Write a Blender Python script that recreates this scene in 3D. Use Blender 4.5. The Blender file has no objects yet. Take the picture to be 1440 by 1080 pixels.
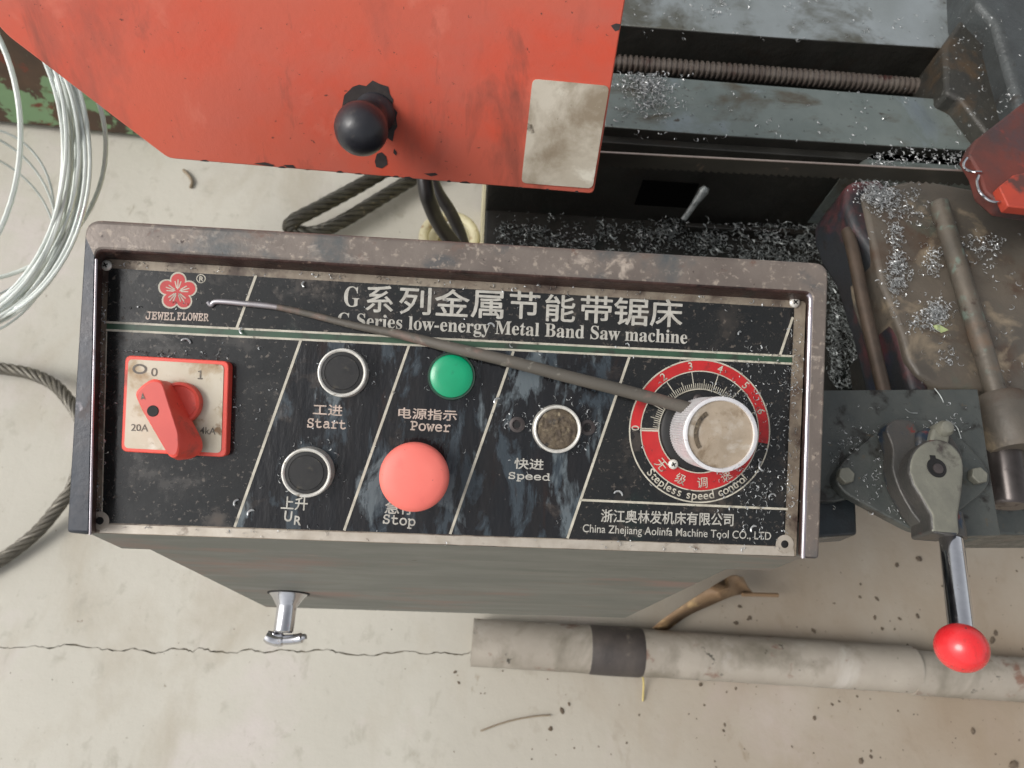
import bpy, bmesh, math, random
from mathutils import Vector, Matrix, noise as mnoise
R = math.radians
S = bpy.context.scene
COL = S.collection
random.seed(7)

# ------------------------------------------------------------------ camera
F = 1040.0                      # focal length in pixels of a 1440 px wide frame
def nz(v): return Vector(v).normalized()
Xc = nz((0.997, -0.048, -0.058))
Zc = Vector((0.072, 0.392, 0.917)); Zc = (Zc - Xc * Zc.dot(Xc)).normalized()
Yc = Zc.cross(Xc)
M = Matrix((Xc, Yc, Zc))        # camera axes -> world axes
P0 = Vector((0, 0, 0.72))       # middle of the control faceplate
CAM = P0 - M @ Vector(((632 - 720) / F * .45, (540 - 562) / F * .45, -.45))
cd = bpy.data.cameras.new('camera'); cam = bpy.data.objects.new('camera', cd); COL.objects.link(cam)
cam.matrix_world = Matrix.Translation(CAM) @ M.to_4x4()
cd.sensor_width = 36; cd.lens = 36 * F / 1440; cd.clip_start = .01; cd.clip_end = 300
cd.dof.use_dof = True; cd.dof.focus_distance = .47; cd.dof.aperture_fstop = 13
S.camera = cam

# ------------------------------------------------------------------ sky, sun, exposure
w = bpy.data.worlds.new("World"); S.world = w; w.use_nodes = True
nt = w.node_tree; bg = nt.nodes['Background']
sky = nt.nodes.new('ShaderNodeTexSky'); sky.sky_type = 'NISHITA'; sky.sun_disc = False
SUN_EL, SUN_AZ = R(44), R(-104)          # azimuth measured from +Y towards +X
sky.sun_elevation = SUN_EL; sky.sun_rotation = SUN_AZ; sky.dust_density = 4; sky.air_density = 1; sky.ozone_density = 1
hs = nt.nodes.new('ShaderNodeHueSaturation'); hs.inputs['Saturation'].default_value = .18
nt.links.new(sky.outputs[0], hs.inputs['Color']); nt.links.new(hs.outputs[0], bg.inputs[0])
bg.inputs[1].default_value = .12
sl = bpy.data.lights.new('sun', 'SUN'); so = bpy.data.objects.new('sun', sl); COL.objects.link(so)
sl.energy = 1.2; sl.angle = R(28); sl.color = (1, .965, .91)
sdir = Vector((math.sin(SUN_AZ) * math.cos(SUN_EL), math.cos(SUN_AZ) * math.cos(SUN_EL), math.sin(SUN_EL)))
so.rotation_euler = sdir.to_track_quat('Z', 'Y').to_euler(); so.location = (-2, -2, 3)
S.view_settings.view_transform = 'Standard'; S.view_settings.look = 'None'
S.view_settings.exposure = 0.5; S.view_settings.gamma = 1

# ------------------------------------------------------------------ measuring helpers
def ray(u, v): return M @ Vector(((u - 720) / F, (540 - v) / F, -1))
def hit(u, v, p, n):
    r = ray(u, v); return CAM + r * ((p - CAM).dot(n) / r.dot(n))
ZUP = Vector((0, 0, 1))
def hz(u, v, z=0.0): return hit(u, v, Vector((0, 0, z)), ZUP)
def hd(u, v, d): return CAM + ray(u, v) * d
def depth(p): return -(M.transposed() @ (p - CAM)).z
def frame(o, x, y):
    x = x.normalized(); n = x.cross(y).normalized(); y = n.cross(x)
    return Matrix(((x.x, y.x, n.x, o.x), (x.y, y.y, n.y, o.y), (x.z, y.z, n.z, o.z), (0, 0, 0, 1)))
TILT = R(22)
PX = Vector((1, 0, 0)); PU = Vector((0, math.cos(TILT), math.sin(TILT)))
FP = frame(P0, PX, PU); PN = FP.to_3x3().col[2]; FPI = FP.inverted()
def pl(u, v, h=0.0):            # point of the faceplate frame, h metres above the plate
    q = FPI @ hit(u, v, P0 + PN * h, PN); return (q.x, q.y)
def pr(u, v, r, h=0.0): return r * depth(hit(u, v, P0 + PN * h, PN)) / F

# ------------------------------------------------------------------ colours and materials
def lin(c):
    c = c / 255
    return c / 12.92 if c <= .04045 else ((c + .055) / 1.055) ** 2.4
def rgb(r, g, b): return (lin(r), lin(g), lin(b), 1)
MATS = {}
def mat(name, c1, c2=None, rough=.5, metal=0., scale=40, layers=(), bump=0., bscale=300, coat=0., spec=.5, stretch=(1, 1, 1), rvar=0., det=6, distort=0.):
    """base colour c1..c2 by noise; layers: (color, scale, threshold, softness, rough, metal, stretch, seed)"""
    if name in MATS: return MATS[name]
    m = bpy.data.materials.new(name); MATS[name] = m; m.use_nodes = True
    t = m.node_tree; N = t.nodes.new; L = t.links.new; b = t.nodes['Principled BSDF']
    tc = N('ShaderNodeTexCoord')
    def nf(sc, st=(1, 1, 1), seed=0, det=6, dist=0.):
        mp = N('ShaderNodeMapping'); L(tc.outputs['Object'], mp.inputs[0]); mp.inputs['Scale'].default_value = st
        mp.inputs['Location'].default_value = (seed * 1.7, seed * .9, seed * 2.3)
        n = N('ShaderNodeTexNoise'); L(mp.outputs[0], n.inputs[0]); n.inputs['Scale'].default_value = sc
        n.inputs['Detail'].default_value = det; n.inputs['Roughness'].default_value = .62; n.inputs['Distortion'].default_value = dist
        return n.outputs[0]
    def ramp(src, lo, hi):
        r = N('ShaderNodeMapRange'); L(src, r.inputs[0]); r.inputs[1].default_value = lo; r.inputs[2].default_value = hi
        return r.outputs[0]
    def mixc(fac, a, bb):
        x = N('ShaderNodeMix'); x.data_type = 'RGBA'; L(fac, x.inputs[0])
        for s, vv in ((6, a), (7, bb)):
            if isinstance(vv, tuple): x.inputs[s].default_value = vv
            else: L(vv, x.inputs[s])
        return x.outputs[2]
    def mixf(fac, a, bb):
        x = N('ShaderNodeMix'); x.data_type = 'FLOAT'; L(fac, x.inputs[0])
        for s, vv in ((2, a), (3, bb)):
            if isinstance(vv, (int, float)): x.inputs[s].default_value = vv
            else: L(vv, x.inputs[s])
        return x.outputs[0]
    base = nf(scale, stretch, 0, det, distort)
    col = mixc(ramp(base, .3, .7), c1, c2 or c1)
    ro = rough
    if rvar: ro = mixf(ramp(nf(scale * 1.7, stretch, 5, 5, .5), .35, .65), max(0, rough - rvar), min(1, rough + rvar))
    me = metal
    for ly in layers:
        c, sc, th, sf = ly[:4]
        r2 = ly[4] if len(ly) > 4 and ly[4] is not None else None
        m2 = ly[5] if len(ly) > 5 and ly[5] is not None else None
        st = ly[6] if len(ly) > 6 and ly[6] else (1, 1, 1)
        sd = ly[7] if len(ly) > 7 else len(name) + sc * .01
        f = ramp(nf(sc, st, sd, 8, .3), th, th + sf)
        col = mixc(f, col, c)
        if r2 is not None: ro = mixf(f, ro, r2)
        if m2 is not None: me = mixf(f, me, m2)
    if isinstance(col, tuple): b.inputs['Base Color'].default_value = col
    else: L(col, b.inputs['Base Color'])
    for k, vv in (('Roughness', ro), ('Metallic', me)):
        if isinstance(vv, (int, float)): b.inputs[k].default_value = vv
        else: L(vv, b.inputs[k])
    b.inputs['Specular IOR Level'].default_value = spec
    b.inputs['Coat Weight'].default_value = coat
    if bump:
        bp = N('ShaderNodeBump'); bp.inputs['Strength'].default_value = 1; bp.inputs['Distance'].default_value = bump
        L(nf(bscale, stretch, 3, 5), bp.inputs['Height']); L(bp.outputs[0], b.inputs['Normal'])
    return m

case_m = mat('worn_case_paint', rgb(122, 112, 104), rgb(98, 89, 83), .42, .25, 22, [
    (rgb(82, 82, 82), 30, .58, .12, .3, .1, None, 2), (rgb(100, 78, 68), 60, .60, .1, .6, 0, None, 9),
    (rgb(164, 152, 140), 42, .60, .08, .5, .1, (1, 1.6, 1), 4), (rgb(146, 134, 122), 230, .56, .1, .5, .1, None, 14), (rgb(80, 82, 82), 16, .58, .1, .35, .1, None, 27), (rgb(58, 46, 42), 130, .64, .06, .6, 0, None, 6)], bump=.00018, bscale=240, rvar=.12)
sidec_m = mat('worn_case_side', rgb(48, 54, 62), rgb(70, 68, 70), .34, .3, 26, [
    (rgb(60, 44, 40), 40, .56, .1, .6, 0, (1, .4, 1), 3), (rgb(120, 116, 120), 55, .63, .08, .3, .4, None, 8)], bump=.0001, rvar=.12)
grime_m = mat('grimy_channel', rgb(36, 22, 20), rgb(74, 52, 46), .45, 0, 90, [(rgb(120, 100, 88), 160, .62, .08, .5), (rgb(14, 10, 10), 60, .55, .1, .3)], bump=.0006, bscale=400)
front_m = mat('green_grey_front', rgb(97, 99, 92), rgb(106, 106, 99), .55, 0, 14, [
    (rgb(122, 101, 92), 12, .53, .12, .6, 0, (.5, 1, 1.6), 2), (rgb(84, 88, 80), 18, .56, .16, .5, 0, (.5, 1, 1.5), 7), (rgb(128, 112, 102), 90, .66, .03, .5, 0, (.2, 1, 1.6), 17),
    (rgb(84, 70, 62), 120, .68, .05, .7, 0, (.5, 1, 1), 5)], bump=.00007, stretch=(.45, 1, 1.5), rvar=.08)
alu_m = mat('grimy_aluminium', rgb(190, 182, 170), rgb(160, 150, 136), .42, .35, 60, [
    (rgb(96, 82, 70), 70, .57, .12, .6, 0, None, 3), (rgb(60, 48, 42), 240, .66, .08, .7, 0, None, 8)], bump=.00008, rvar=.1)
alud_m = mat('dirty_plate_border', rgb(150, 140, 124), rgb(104, 90, 78), .5, .2, 60, [
    (rgb(60, 46, 40), 45, .5, .15, .6, 0, None, 3), (rgb(180, 172, 156), 80, .64, .08, .4, .3, None, 8)], bump=.0001, rvar=.1)
enamel_m = mat('black_enamel', rgb(23, 25, 26), rgb(33, 33, 32), .17, 0, 18, [
    (rgb(46, 42, 38), 34, .56, .16, .5, 0, None, 4), (rgb(26, 40, 36), 14, .6, .15, .25, 0, None, 11),
    (rgb(88, 80, 72), 320, .59, .1, .6, 0, None, 12), (rgb(66, 58, 51), 22, .6, .1, .55, 0, None, 19)], bump=.00025, bscale=26, rvar=.08)
oily_sheen_m = mat('oily_black_enamel', rgb(19, 22, 26), rgb(30, 28, 28), .08, 0, 22, [  # oil smears; the blue-grey streak layers paint sky reflections into the colour
    (rgb(50, 58, 64), 30, .52, .05, .28, 0, (1.8, .6, 1), 4), (rgb(34, 26, 24), 44, .6, .08, .1, 0, (2.4, .5, 1), 15),
    (rgb(86, 94, 98), 30, .56, .06, .32, 0, (1.6, .6, 1), 21), (rgb(64, 56, 50), 26, .6, .12, .5, 0, None, 27),
    (rgb(90, 82, 76), 340, .67, .05, .5, 0, None, 12)], bump=.0009, bscale=34, stretch=(2, .6, 1), rvar=.05)
print_m = mat('printed_cream', rgb(196, 190, 174), rgb(150, 144, 130), .5, 0, 120, [(rgb(70, 64, 56), 260, .6, .1, .6)])
title_m = mat('printed_title', rgb(186, 183, 174), rgb(152, 148, 139), .45, .1, 160, [(rgb(110, 104, 94), 300, .62, .1, .6)])
pinkp_m = mat('printed_pinkish', rgb(196, 176, 164), rgb(150, 136, 124), .5, 0, 200, [(rgb(60, 52, 48), 300, .6, .1, .6)])
green_m = mat('printed_green', rgb(52, 84, 62), rgb(40, 56, 44), .4, 0, 40, [(rgb(40, 36, 32), 60, .55, .15, .5)])
dialred_m = mat('printed_red', rgb(186, 38, 38), rgb(160, 30, 32), .4, 0, 60, [
    (rgb(120, 34, 32), 50, .56, .1, .5), (rgb(60, 36, 32), 240, .64, .08, .6)])
red_m = mat('red_plastic', rgb(222, 82, 66), rgb(212, 72, 58), .42, 0, 60, [
    (rgb(172, 78, 66), 60, .56, .12, .6), (rgb(112, 56, 46), 190, .64, .06, .7)], bump=.00008, bscale=500, rvar=.05)
estop_m = mat('faded_red_plastic', rgb(226, 116, 104), rgb(222, 108, 97), .55, 0, 30, [(rgb(208, 98, 90), 40, .58, .2, .6), (rgb(132, 76, 66), 260, .68, .05, .6)], bump=.00004, bscale=600)
ball_m = mat('glossy_red_ball', rgb(218, 50, 52), rgb(204, 38, 44), .26, 0, 40, [(rgb(170, 38, 38), 70, .58, .12, .5), (rgb(96, 44, 40), 240, .66, .05, .6)], coat=.25, bump=.00005, bscale=300, rvar=.05)
cover_m = mat('sun_faded_red_paint', rgb(206, 94, 70), rgb(192, 100, 84), .42, 0, 7, [
    (rgb(214, 80, 54), 4, .5, .16, .38, 0, (1, 1, 1), 3), (rgb(158, 82, 68), 7, .52, .16, .55, 0, (1.5, .6, 1), 9),
    (rgb(214, 122, 102), 14, .60, .14, .6, 0, (1, .7, 1), 14), (rgb(142, 76, 62), 12, .57, .12, .6, 0, (2, .5, 1), 31),
    (rgb(58, 52, 50), 38, .735, .012, .6, .2, None, 21), (rgb(112, 62, 52), 230, .65, .06, .6, 0, None, 2)], bump=.0002, bscale=200, rvar=.1, det=9)
bare_m = mat('bare_dark_metal', rgb(62, 56, 56), rgb(80, 74, 72), .5, .4, 90, [(rgb(110, 66, 54), 120, .62, .06, .6, 0)], bump=.0002)
label_m = mat('stained_blank_label', rgb(212, 204, 188), rgb(188, 178, 160), .5, 0, 16, [
    (rgb(148, 134, 114), 14, .52, .14, .6), (rgb(226, 220, 204), 28, .58, .1, .5), (rgb(92, 80, 66), 60, .64, .08, .7, 0, None, 6), (rgb(60, 52, 44), 220, .69, .05, .7)], bump=.0001)
rubber_m = mat('black_rubber', rgb(32, 33, 38), rgb(46, 46, 50), .36, 0, 60, [(rgb(70, 64, 60), 110, .62, .1, .6)], bump=.0001, bscale=500, rvar=.08)
blackp_m = mat('black_plastic', rgb(28, 28, 29), rgb(38, 37, 36), .4, 0, 90, [(rgb(62, 58, 50), 160, .6, .1, .6), (rgb(84, 78, 66), 420, .66, .05, .7)], rvar=.08, bump=.00005, spec=.4)
hole_m = mat('dark_hole', rgb(10, 9, 9), rgb(16, 14, 13), .7)
chrome_m = mat('chrome', rgb(214, 214, 216), rgb(190, 190, 194), .12, 1, 60, [(rgb(130, 110, 96), 90, .62, .08, .4, .5)], bump=.00004, bscale=200, rvar=.06)
ring_m = mat('satin_steel_ring', rgb(214, 212, 204), rgb(196, 192, 184), .32, .25, 200, [(rgb(110, 98, 84), 200, .6, .1, .6, .3)], rvar=.08)
knob_m = mat('satin_aluminium_knob', rgb(222, 220, 222), rgb(204, 202, 202), .34, .35, 100, [(rgb(140, 130, 118), 240, .62, .1, .5, .5)])
knobtop_m = mat('stained_knob_face', rgb(186, 170, 150), rgb(160, 144, 124), .42, .45, 60, [
    (rgb(200, 192, 180), 50, .54, .14, .4, .4), (rgb(122, 106, 86), 60, .55, .1, .6, .1), (rgb(84, 72, 58), 300, .65, .06, .6)], bump=.0001, rvar=.1)
dirtcap_m = mat('dirt_caked_cap', rgb(96, 84, 66), rgb(60, 50, 42), .75, 0, 160, [(rgb(140, 128, 104), 260, .56, .12, .8), (rgb(30, 26, 24), 120, .6, .08, .5)], bump=.0008, bscale=500)
lamp_m = mat('green_lamp_lens', rgb(6, 150, 104), rgb(4, 138, 94), .32, 0, 30, [(rgb(10, 96, 70), 110, .6, .12, .5), (rgb(96, 120, 92), 360, .68, .04, .6)], coat=.3)
lampring_m = mat('dark_green_ring', rgb(34, 74, 58), rgb(46, 62, 52), .35, .1, 120, [(rgb(90, 84, 70), 200, .6, .1, .6)])
swlabel_m = mat('yellowed_switch_plate', rgb(190, 183, 167), rgb(174, 162, 140), .45, .1, 30, [
    (rgb(148, 124, 92), 40, .54, .12, .55), (rgb(120, 96, 70), 110, .63, .08, .6), (rgb(208, 206, 196), 24, .58, .1, .4)], bump=.00006)
darkprint_m = mat('faded_dark_print', rgb(74, 68, 62), rgb(100, 92, 82), .5, 0, 300, [(rgb(150, 138, 118), 360, .6, .08)])
iron_m = mat('oily_cast_iron', rgb(68, 72, 70), rgb(82, 84, 80), .4, .25, 50, [
    (rgb(38, 34, 30), 60, .55, .12, .3), (rgb(92, 80, 64), 110, .64, .08, .6)], bump=.0005, bscale=260, rvar=.1)
hub_m = mat('green_grey_casting', rgb(122, 121, 109), rgb(104, 103, 94), .45, .2, 60, [
    (rgb(66, 60, 56), 40, .57, .1, .5), (rgb(132, 128, 112), 60, .62, .1, .4)], bump=.0004, bscale=300, rvar=.1)
hubside_m = mat('painted_hub_side', rgb(62, 62, 60), rgb(80, 76, 72), .42, .3, 40, [
    (rgb(40, 52, 66), 30, .56, .06, .4), (rgb(110, 46, 40), 44, .62, .05, .5)], bump=.0004, bscale=300)
rail_m = mat('ground_steel_rail', rgb(98, 107, 104), rgb(124, 132, 128), .42, .4, 12, [
    (rgb(78, 74, 64), 16, .52, .14, .5, .2, (1, 2, 1), 3), (rgb(150, 160, 164), 10, .58, .12, .25, .9, None, 9),
    (rgb(36, 34, 30), 150, .66, .03, .5, 0, None, 5), (rgb(60, 56, 50), 90, .63, .06, .6, .1, None, 13)], bump=.0002, rvar=.1)
rail2_m = mat('upper_rail_steel', rgb(128, 134, 132), rgb(158, 165, 168), .4, .45, 8, [
    (rgb(88, 88, 80), 12, .54, .12, .5, .4), (rgb(60, 58, 52), 120, .67, .04, .6, .1)], bump=.0002, rvar=.1)
dark_m = mat('oily_black_casting', rgb(32, 31, 28), rgb(46, 45, 41), .45, .1, 20, [
    (rgb(40, 34, 28), 26, .57, .14, .5), (rgb(24, 34, 30), 16, .6, .14, .4)], bump=.0006, bscale=160, rvar=.1)
screw_m = mat('dark_lead_screw', rgb(122, 114, 106), rgb(98, 88, 82), .35, .55, 40, [(rgb(80, 54, 50), 50, .56, .12, .5)])
blade_m = mat('saw_blade_steel', rgb(60, 60, 56), rgb(78, 76, 70), .36, .6, 30, [(rgb(110, 96, 84), 60, .62, .1, .5)], stretch=(.3, 1, 1), rvar=.08)
bladeedge_m = mat('blade_back_edge', rgb(190, 176, 166), rgb(170, 156, 148), .3, .8, 60)
cast_m = mat('brown_grey_casting', rgb(100, 91, 80), rgb(74, 70, 64), .5, .1, 13, [
    (rgb(74, 58, 46), 18, .53, .14, .6), (rgb(138, 124, 104), 26, .56, .14, .5), (rgb(76, 88, 78), 14, .62, .12, .5, 0, None, 5),
    (rgb(40, 36, 32), 170, .68, .04, .7)], bump=.0005, bscale=200, rvar=.12)
lip_m = mat('blue_red_stained_lip', rgb(42, 46, 50), rgb(40, 38, 39), .5, .1, 14, [
    (rgb(88, 46, 46), 20, .50, .12, .5, 0, (1, .6, 1), 3), (rgb(44, 52, 70), 16, .58, .14, .4), (rgb(40, 34, 32), 60, .6, .1, .6)], bump=.0005, rvar=.1)
rust_m = mat('rusty_bar', rgb(108, 99, 88), rgb(84, 80, 73), .42, .35, 30, [
    (rgb(112, 84, 62), 18, .55, .16, .7, 0, (1, .4, 1), 5), (rgb(96, 106, 96), 60, .57, .08, .6, 0), (rgb(70, 58, 50), 90, .6, .1, .6)], bump=.0004, bscale=300, rvar=.1)
armred_m = mat('grimy_red_arm_paint', rgb(104, 46, 36), rgb(56, 43, 40), .72, 0, 22, [
    (rgb(60, 48, 50), 18, .5, .12, .45), (rgb(150, 52, 36), 14, .6, .1, .4), (rgb(36, 32, 32), 60, .62, .08, .6)], bump=.0003, rvar=.1)
concrete_m = mat('trowelled_concrete', rgb(190, 186, 175), rgb(177, 173, 162), .75, 0, 2.2, [
    (rgb(192, 184, 179), 4.5, .54, .16, .7, 0, None, 3), (rgb(172, 165, 151), 6, .54, .16, .8, 0, (1, .5, 1), 9),
    (rgb(144, 135, 119), 22, .65, .08, .8, 0, (1, .45, 1), 5), (rgb(118, 106, 92), 60, .695, .03, .8, 0, None, 16), (rgb(128, 116, 100), 190, .68, .05, .8, 0, None, 33),
    (rgb(166, 161, 149), 34, .58, .14, .8, 0, (1, .7, 1), 23)], bump=.0008, bscale=60, spec=.3, rvar=.1, det=10)
def add_stain_and_shade(m):  # browner towards the machine: oil dirt plus its shade painted into the colour
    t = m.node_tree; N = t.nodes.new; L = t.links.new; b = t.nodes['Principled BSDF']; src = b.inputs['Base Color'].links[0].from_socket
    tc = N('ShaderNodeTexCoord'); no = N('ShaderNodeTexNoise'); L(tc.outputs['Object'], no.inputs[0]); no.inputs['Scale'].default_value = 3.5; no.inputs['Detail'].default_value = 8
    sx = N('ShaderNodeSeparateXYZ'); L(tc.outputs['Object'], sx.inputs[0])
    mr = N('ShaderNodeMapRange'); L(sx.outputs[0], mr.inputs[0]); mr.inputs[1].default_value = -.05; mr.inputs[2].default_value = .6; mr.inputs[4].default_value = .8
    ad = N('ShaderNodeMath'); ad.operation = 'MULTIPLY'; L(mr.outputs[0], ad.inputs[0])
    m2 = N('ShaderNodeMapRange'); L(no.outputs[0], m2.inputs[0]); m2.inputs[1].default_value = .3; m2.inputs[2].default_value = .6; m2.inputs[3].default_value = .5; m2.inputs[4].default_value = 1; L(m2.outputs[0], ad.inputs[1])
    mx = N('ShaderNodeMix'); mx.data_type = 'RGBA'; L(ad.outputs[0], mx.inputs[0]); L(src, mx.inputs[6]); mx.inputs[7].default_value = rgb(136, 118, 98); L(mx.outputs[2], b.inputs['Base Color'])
add_stain_and_shade(concrete_m)
wire_m = mat('galvanised_wire', rgb(216, 220, 214), rgb(196, 202, 196), .35, .25, 30, [(rgb(220, 226, 222), 20, .56, .1, .25, .7)], stretch=(1, 1, 1))
rope_m = mat('oily_steel_rope', rgb(104, 99, 88), rgb(78, 74, 66), .45, .3, 60, [(rgb(140, 134, 116), 80, .6, .1, .4, .6)])
rope2_m = mat('dark_oily_steel_rope', rgb(74, 72, 62), rgb(54, 50, 44), .36, .3, 60, [(rgb(124, 118, 100), 80, .6, .1, .4, .6)])
cable_m = mat('black_hose', rgb(22, 20, 20), rgb(34, 31, 30), .38, 0, 60, [(rgb(64, 56, 48), 60, .63, .1, .6)])
cream_m = mat('cream_fitting', rgb(196, 190, 158), rgb(176, 168, 138), .5, 0, 50, [(rgb(140, 116, 88), 60, .58, .1, .6)])
beam_m = mat('peeling_green_paint', rgb(88, 66, 48), rgb(60, 48, 38), .75, 0, 12, [
    (rgb(112, 142, 104), 9, .53, .02, .55, 0, None, 12), (rgb(92, 112, 76), 14, .58, .05, .6, 0, None, 15), (rgb(104, 54, 38), 22, .6, .05, .8, 0, None, 6)], bump=.001, bscale=50)
pipe_m = mat('dirty_galvanised_pipe', rgb(166, 158, 146), rgb(142, 134, 122), .7, 0, 9, [
    (rgb(124, 117, 104), 12, .5, .14, .6, .1, (.6, 1, 1), 3), (rgb(182, 176, 168), 12, .56, .16, .6, 0, (.3, 1, 1), 8),
    (rgb(120, 92, 78), 26, .6, .08, .7, 0, None, 4), (rgb(70, 66, 58), 60, .64, .05, .8, 0, None, 11)], bump=.0006, bscale=80, rvar=.1)
tape_m = mat('dark_tape_band', rgb(58, 53, 51), rgb(82, 75, 70), .6, 0, 40, [(rgb(112, 103, 94), 40, .56, .1, .7)], bump=.0004, stretch=(.3, 1, 1))
leaf_m = mat('dry_brown_leaf', rgb(150, 124, 94), rgb(122, 94, 68), .6, 0, 30, [(rgb(186, 156, 112), 30, .57, .1, .6)], bump=.0006)
straw_m = mat('yellow_straw', rgb(196, 180, 118), rgb(176, 156, 96), .6, 0, 60)
twig_m = mat('brown_twig', rgb(142, 128, 108), rgb(122, 108, 90), .8, 0, 60)
clod_m = mat('oily_clod', rgb(106, 92, 76), rgb(74, 64, 54), .8, 0, 60)
chip_m = mat('bright_steel_chip', rgb(206, 208, 208), rgb(150, 152, 152), .32, .5, 200)
chipd_m = mat('dull_steel_chip', rgb(168, 174, 172), rgb(64, 64, 62), .4, .4, 120)
electrode_m = mat('grey_electrode_coat', rgb(92, 86, 78), rgb(78, 74, 67), .6, 0, 60, [(rgb(122, 98, 88), 34, .55, .12, .6), (rgb(120, 116, 106), 160, .6, .1, .6)], stretch=(.3, 1, 1))
electroden_m = mat('bare_electrode_core', rgb(176, 174, 178), rgb(150, 144, 144), .35, .7, 60)
leafg_m = mat('pale_green_scrap', rgb(170, 184, 130), rgb(150, 160, 110), .6)
smear_m = None

# ------------------------------------------------------------------ mesh helpers
WM = {}
def mesh_obj(name, verts, faces, m, parent=None, X=Matrix(), smooth=True, ang=35, bev=0, seg=2, **props):
    me = bpy.data.meshes.new(name); me.from_pydata([tuple(v) for v in verts], [], faces)
    bm = bmesh.new(); bm.from_mesh(me); bmesh.ops.recalc_face_normals(bm, faces=bm.faces); bm.to_mesh(me); bm.free()
    return link(name, me, m, parent, X, smooth, ang, bev, seg, **props)
def link(name, me, m, parent=None, X=Matrix(), smooth=True, ang=35, bev=0, seg=2, **props):
    if m is not None:
        me.materials.clear()
        for mm in (m if isinstance(m, (list, tuple)) else [m]): me.materials.append(mm)
    if smooth:
        me.polygons.foreach_set('use_smooth', [True] * len(me.polygons)); me.set_sharp_from_angle(angle=R(ang))
    o = bpy.data.objects.new(name, me); COL.objects.link(o)
    # origin at the middle of the piece
    if len(me.vertices):
        c = sum((v.co for v in me.vertices), Vector()) / len(me.vertices)
        if not props.pop('keep', False):
            me.transform(Matrix.Translation(-c)); X = X @ Matrix.Translation(c)
    place(o, X, parent)
    if bev:
        b = o.modifiers.new('bevel', 'BEVEL'); b.width = bev; b.segments = seg; b.limit_method = 'ANGLE'; b.angle_limit = R(32)
        b.harden_normals = False
    for k, v in props.items(): o[k] = v
    return o
def place(o, X, parent=None):
    WM[o.name] = X.copy()
    if parent is not None:
        o.parent = parent; o.matrix_basis = WM[parent.name].inverted() @ X
    else: o.matrix_basis = X
def thing(name, loc, label, cat, group=None):
    o = bpy.data.objects.new(name, None); COL.objects.link(o); o.empty_display_size = .02
    place(o, Matrix.Translation(loc)); o['label'] = label; o['category'] = cat
    if group: o['group'] = group
    return o
def tag(o, label, cat, group=None):
    o['label'] = label; o['category'] = cat
    if group: o['group'] = group
    return o
def prism(poly, h0, h1):
    """poly of (x, y); top at h1, bottom at h0"""
    n = len(poly)
    v = [(p[0], p[1], h0) for p in poly] + [(p[0], p[1], h1) for p in poly]
    f = [tuple(range(n - 1, -1, -1)), tuple(range(n, 2 * n))] + [(i, (i + 1) % n, n + (i + 1) % n, n + i) for i in range(n)]
    return v, f
def lathe(profile, cx=0, cy=0, seg=40, cap0=True, cap1=True):
    v = []; f = []
    for r, h in profile:
        for k in range(seg):
            a = 2 * math.pi * k / seg; v.append((cx + r * math.cos(a), cy + r * math.sin(a), h))
    for i in range(len(profile) - 1):
        for k in range(seg):
            k2 = (k + 1) % seg; f.append((i * seg + k, i * seg + k2, (i + 1) * seg + k2, (i + 1) * seg + k))
    if cap0: f.append(tuple(range(seg - 1, -1, -1)))
    if cap1: f.append(tuple((len(profile) - 1) * seg + k for k in range(seg)))
    return v, f
def tube(pts, rad, seg=12, closed=False, caps=True):
    pts = [Vector(p) for p in pts]; n = len(pts); v = []; f = []
    if not isinstance(rad, (list, tuple)): rad = [rad] * n
    up = None
    for i, p in enumerate(pts):
        if closed: d = pts[(i + 1) % n] - pts[i - 1]
        else: d = pts[min(i + 1, n - 1)] - pts[max(i - 1, 0)]
        d.normalize()
        if up is None:
            up = Vector((0, 0, 1)) if abs(d.z) < .9 else Vector((1, 0, 0))
        up = (up - d * up.dot(d)).normalized(); s = d.cross(up)
        for k in range(seg):
            a = 2 * math.pi * k / seg; v.append(p + (up * math.cos(a) + s * math.sin(a)) * rad[i])
    m = n if closed else n - 1
    for i in range(m):
        j = (i + 1) % n
        for k in range(seg):
            k2 = (k + 1) % seg; f.append((i * seg + k, i * seg + k2, j * seg + k2, j * seg + k))
    if caps and not closed: f.append(tuple(range(seg - 1, -1, -1))); f.append(tuple((n - 1) * seg + k for k in range(seg)))
    return v, f
def spline(pts, n=12):
    pts = [Vector(p) for p in pts]; out = []
    q = [pts[0] * 2 - pts[1]] + pts + [pts[-1] * 2 - pts[-2]]
    for i in range(1, len(q) - 2):
        a, b, c, d = q[i - 1:i + 3]
        for k in range(n):
            t = k / n
            out.append(.5 * ((2 * b) + (c - a) * t + (2 * a - 5 * b + 4 * c - d) * t * t + (3 * b - a - 3 * c + d) * t ** 3))
    out.append(pts[-1]); return out
def join(parts):
    V = []; Fc = []
    for v, f in parts:
        o = len(V); V += [tuple(x) for x in v]; Fc += [tuple(i + o for i in ff) for ff in f]
    return V, Fc
def zprism(px, z1, z0, name, m, parent=None, ztop_at=None, **k):
    P = [hz(u, v, z1) for u, v in px]
    v, f = prism([(p.x, p.y) for p in P], z0, z1)
    return mesh_obj(name, v, f, m, parent, **k)
def rounded(x0, y0, x1, y1, r, n=6):
    out = []
    for cx, cy, a0 in ((x1 - r, y1 - r, 0), (x0 + r, y1 - r, 90), (x0 + r, y0 + r, 180), (x1 - r, y0 + r, 270)):
        for k in range(n + 1):
            a = R(a0 + 90 * k / n); out.append((cx + r * math.cos(a), cy + r * math.sin(a)))
    return out
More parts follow.
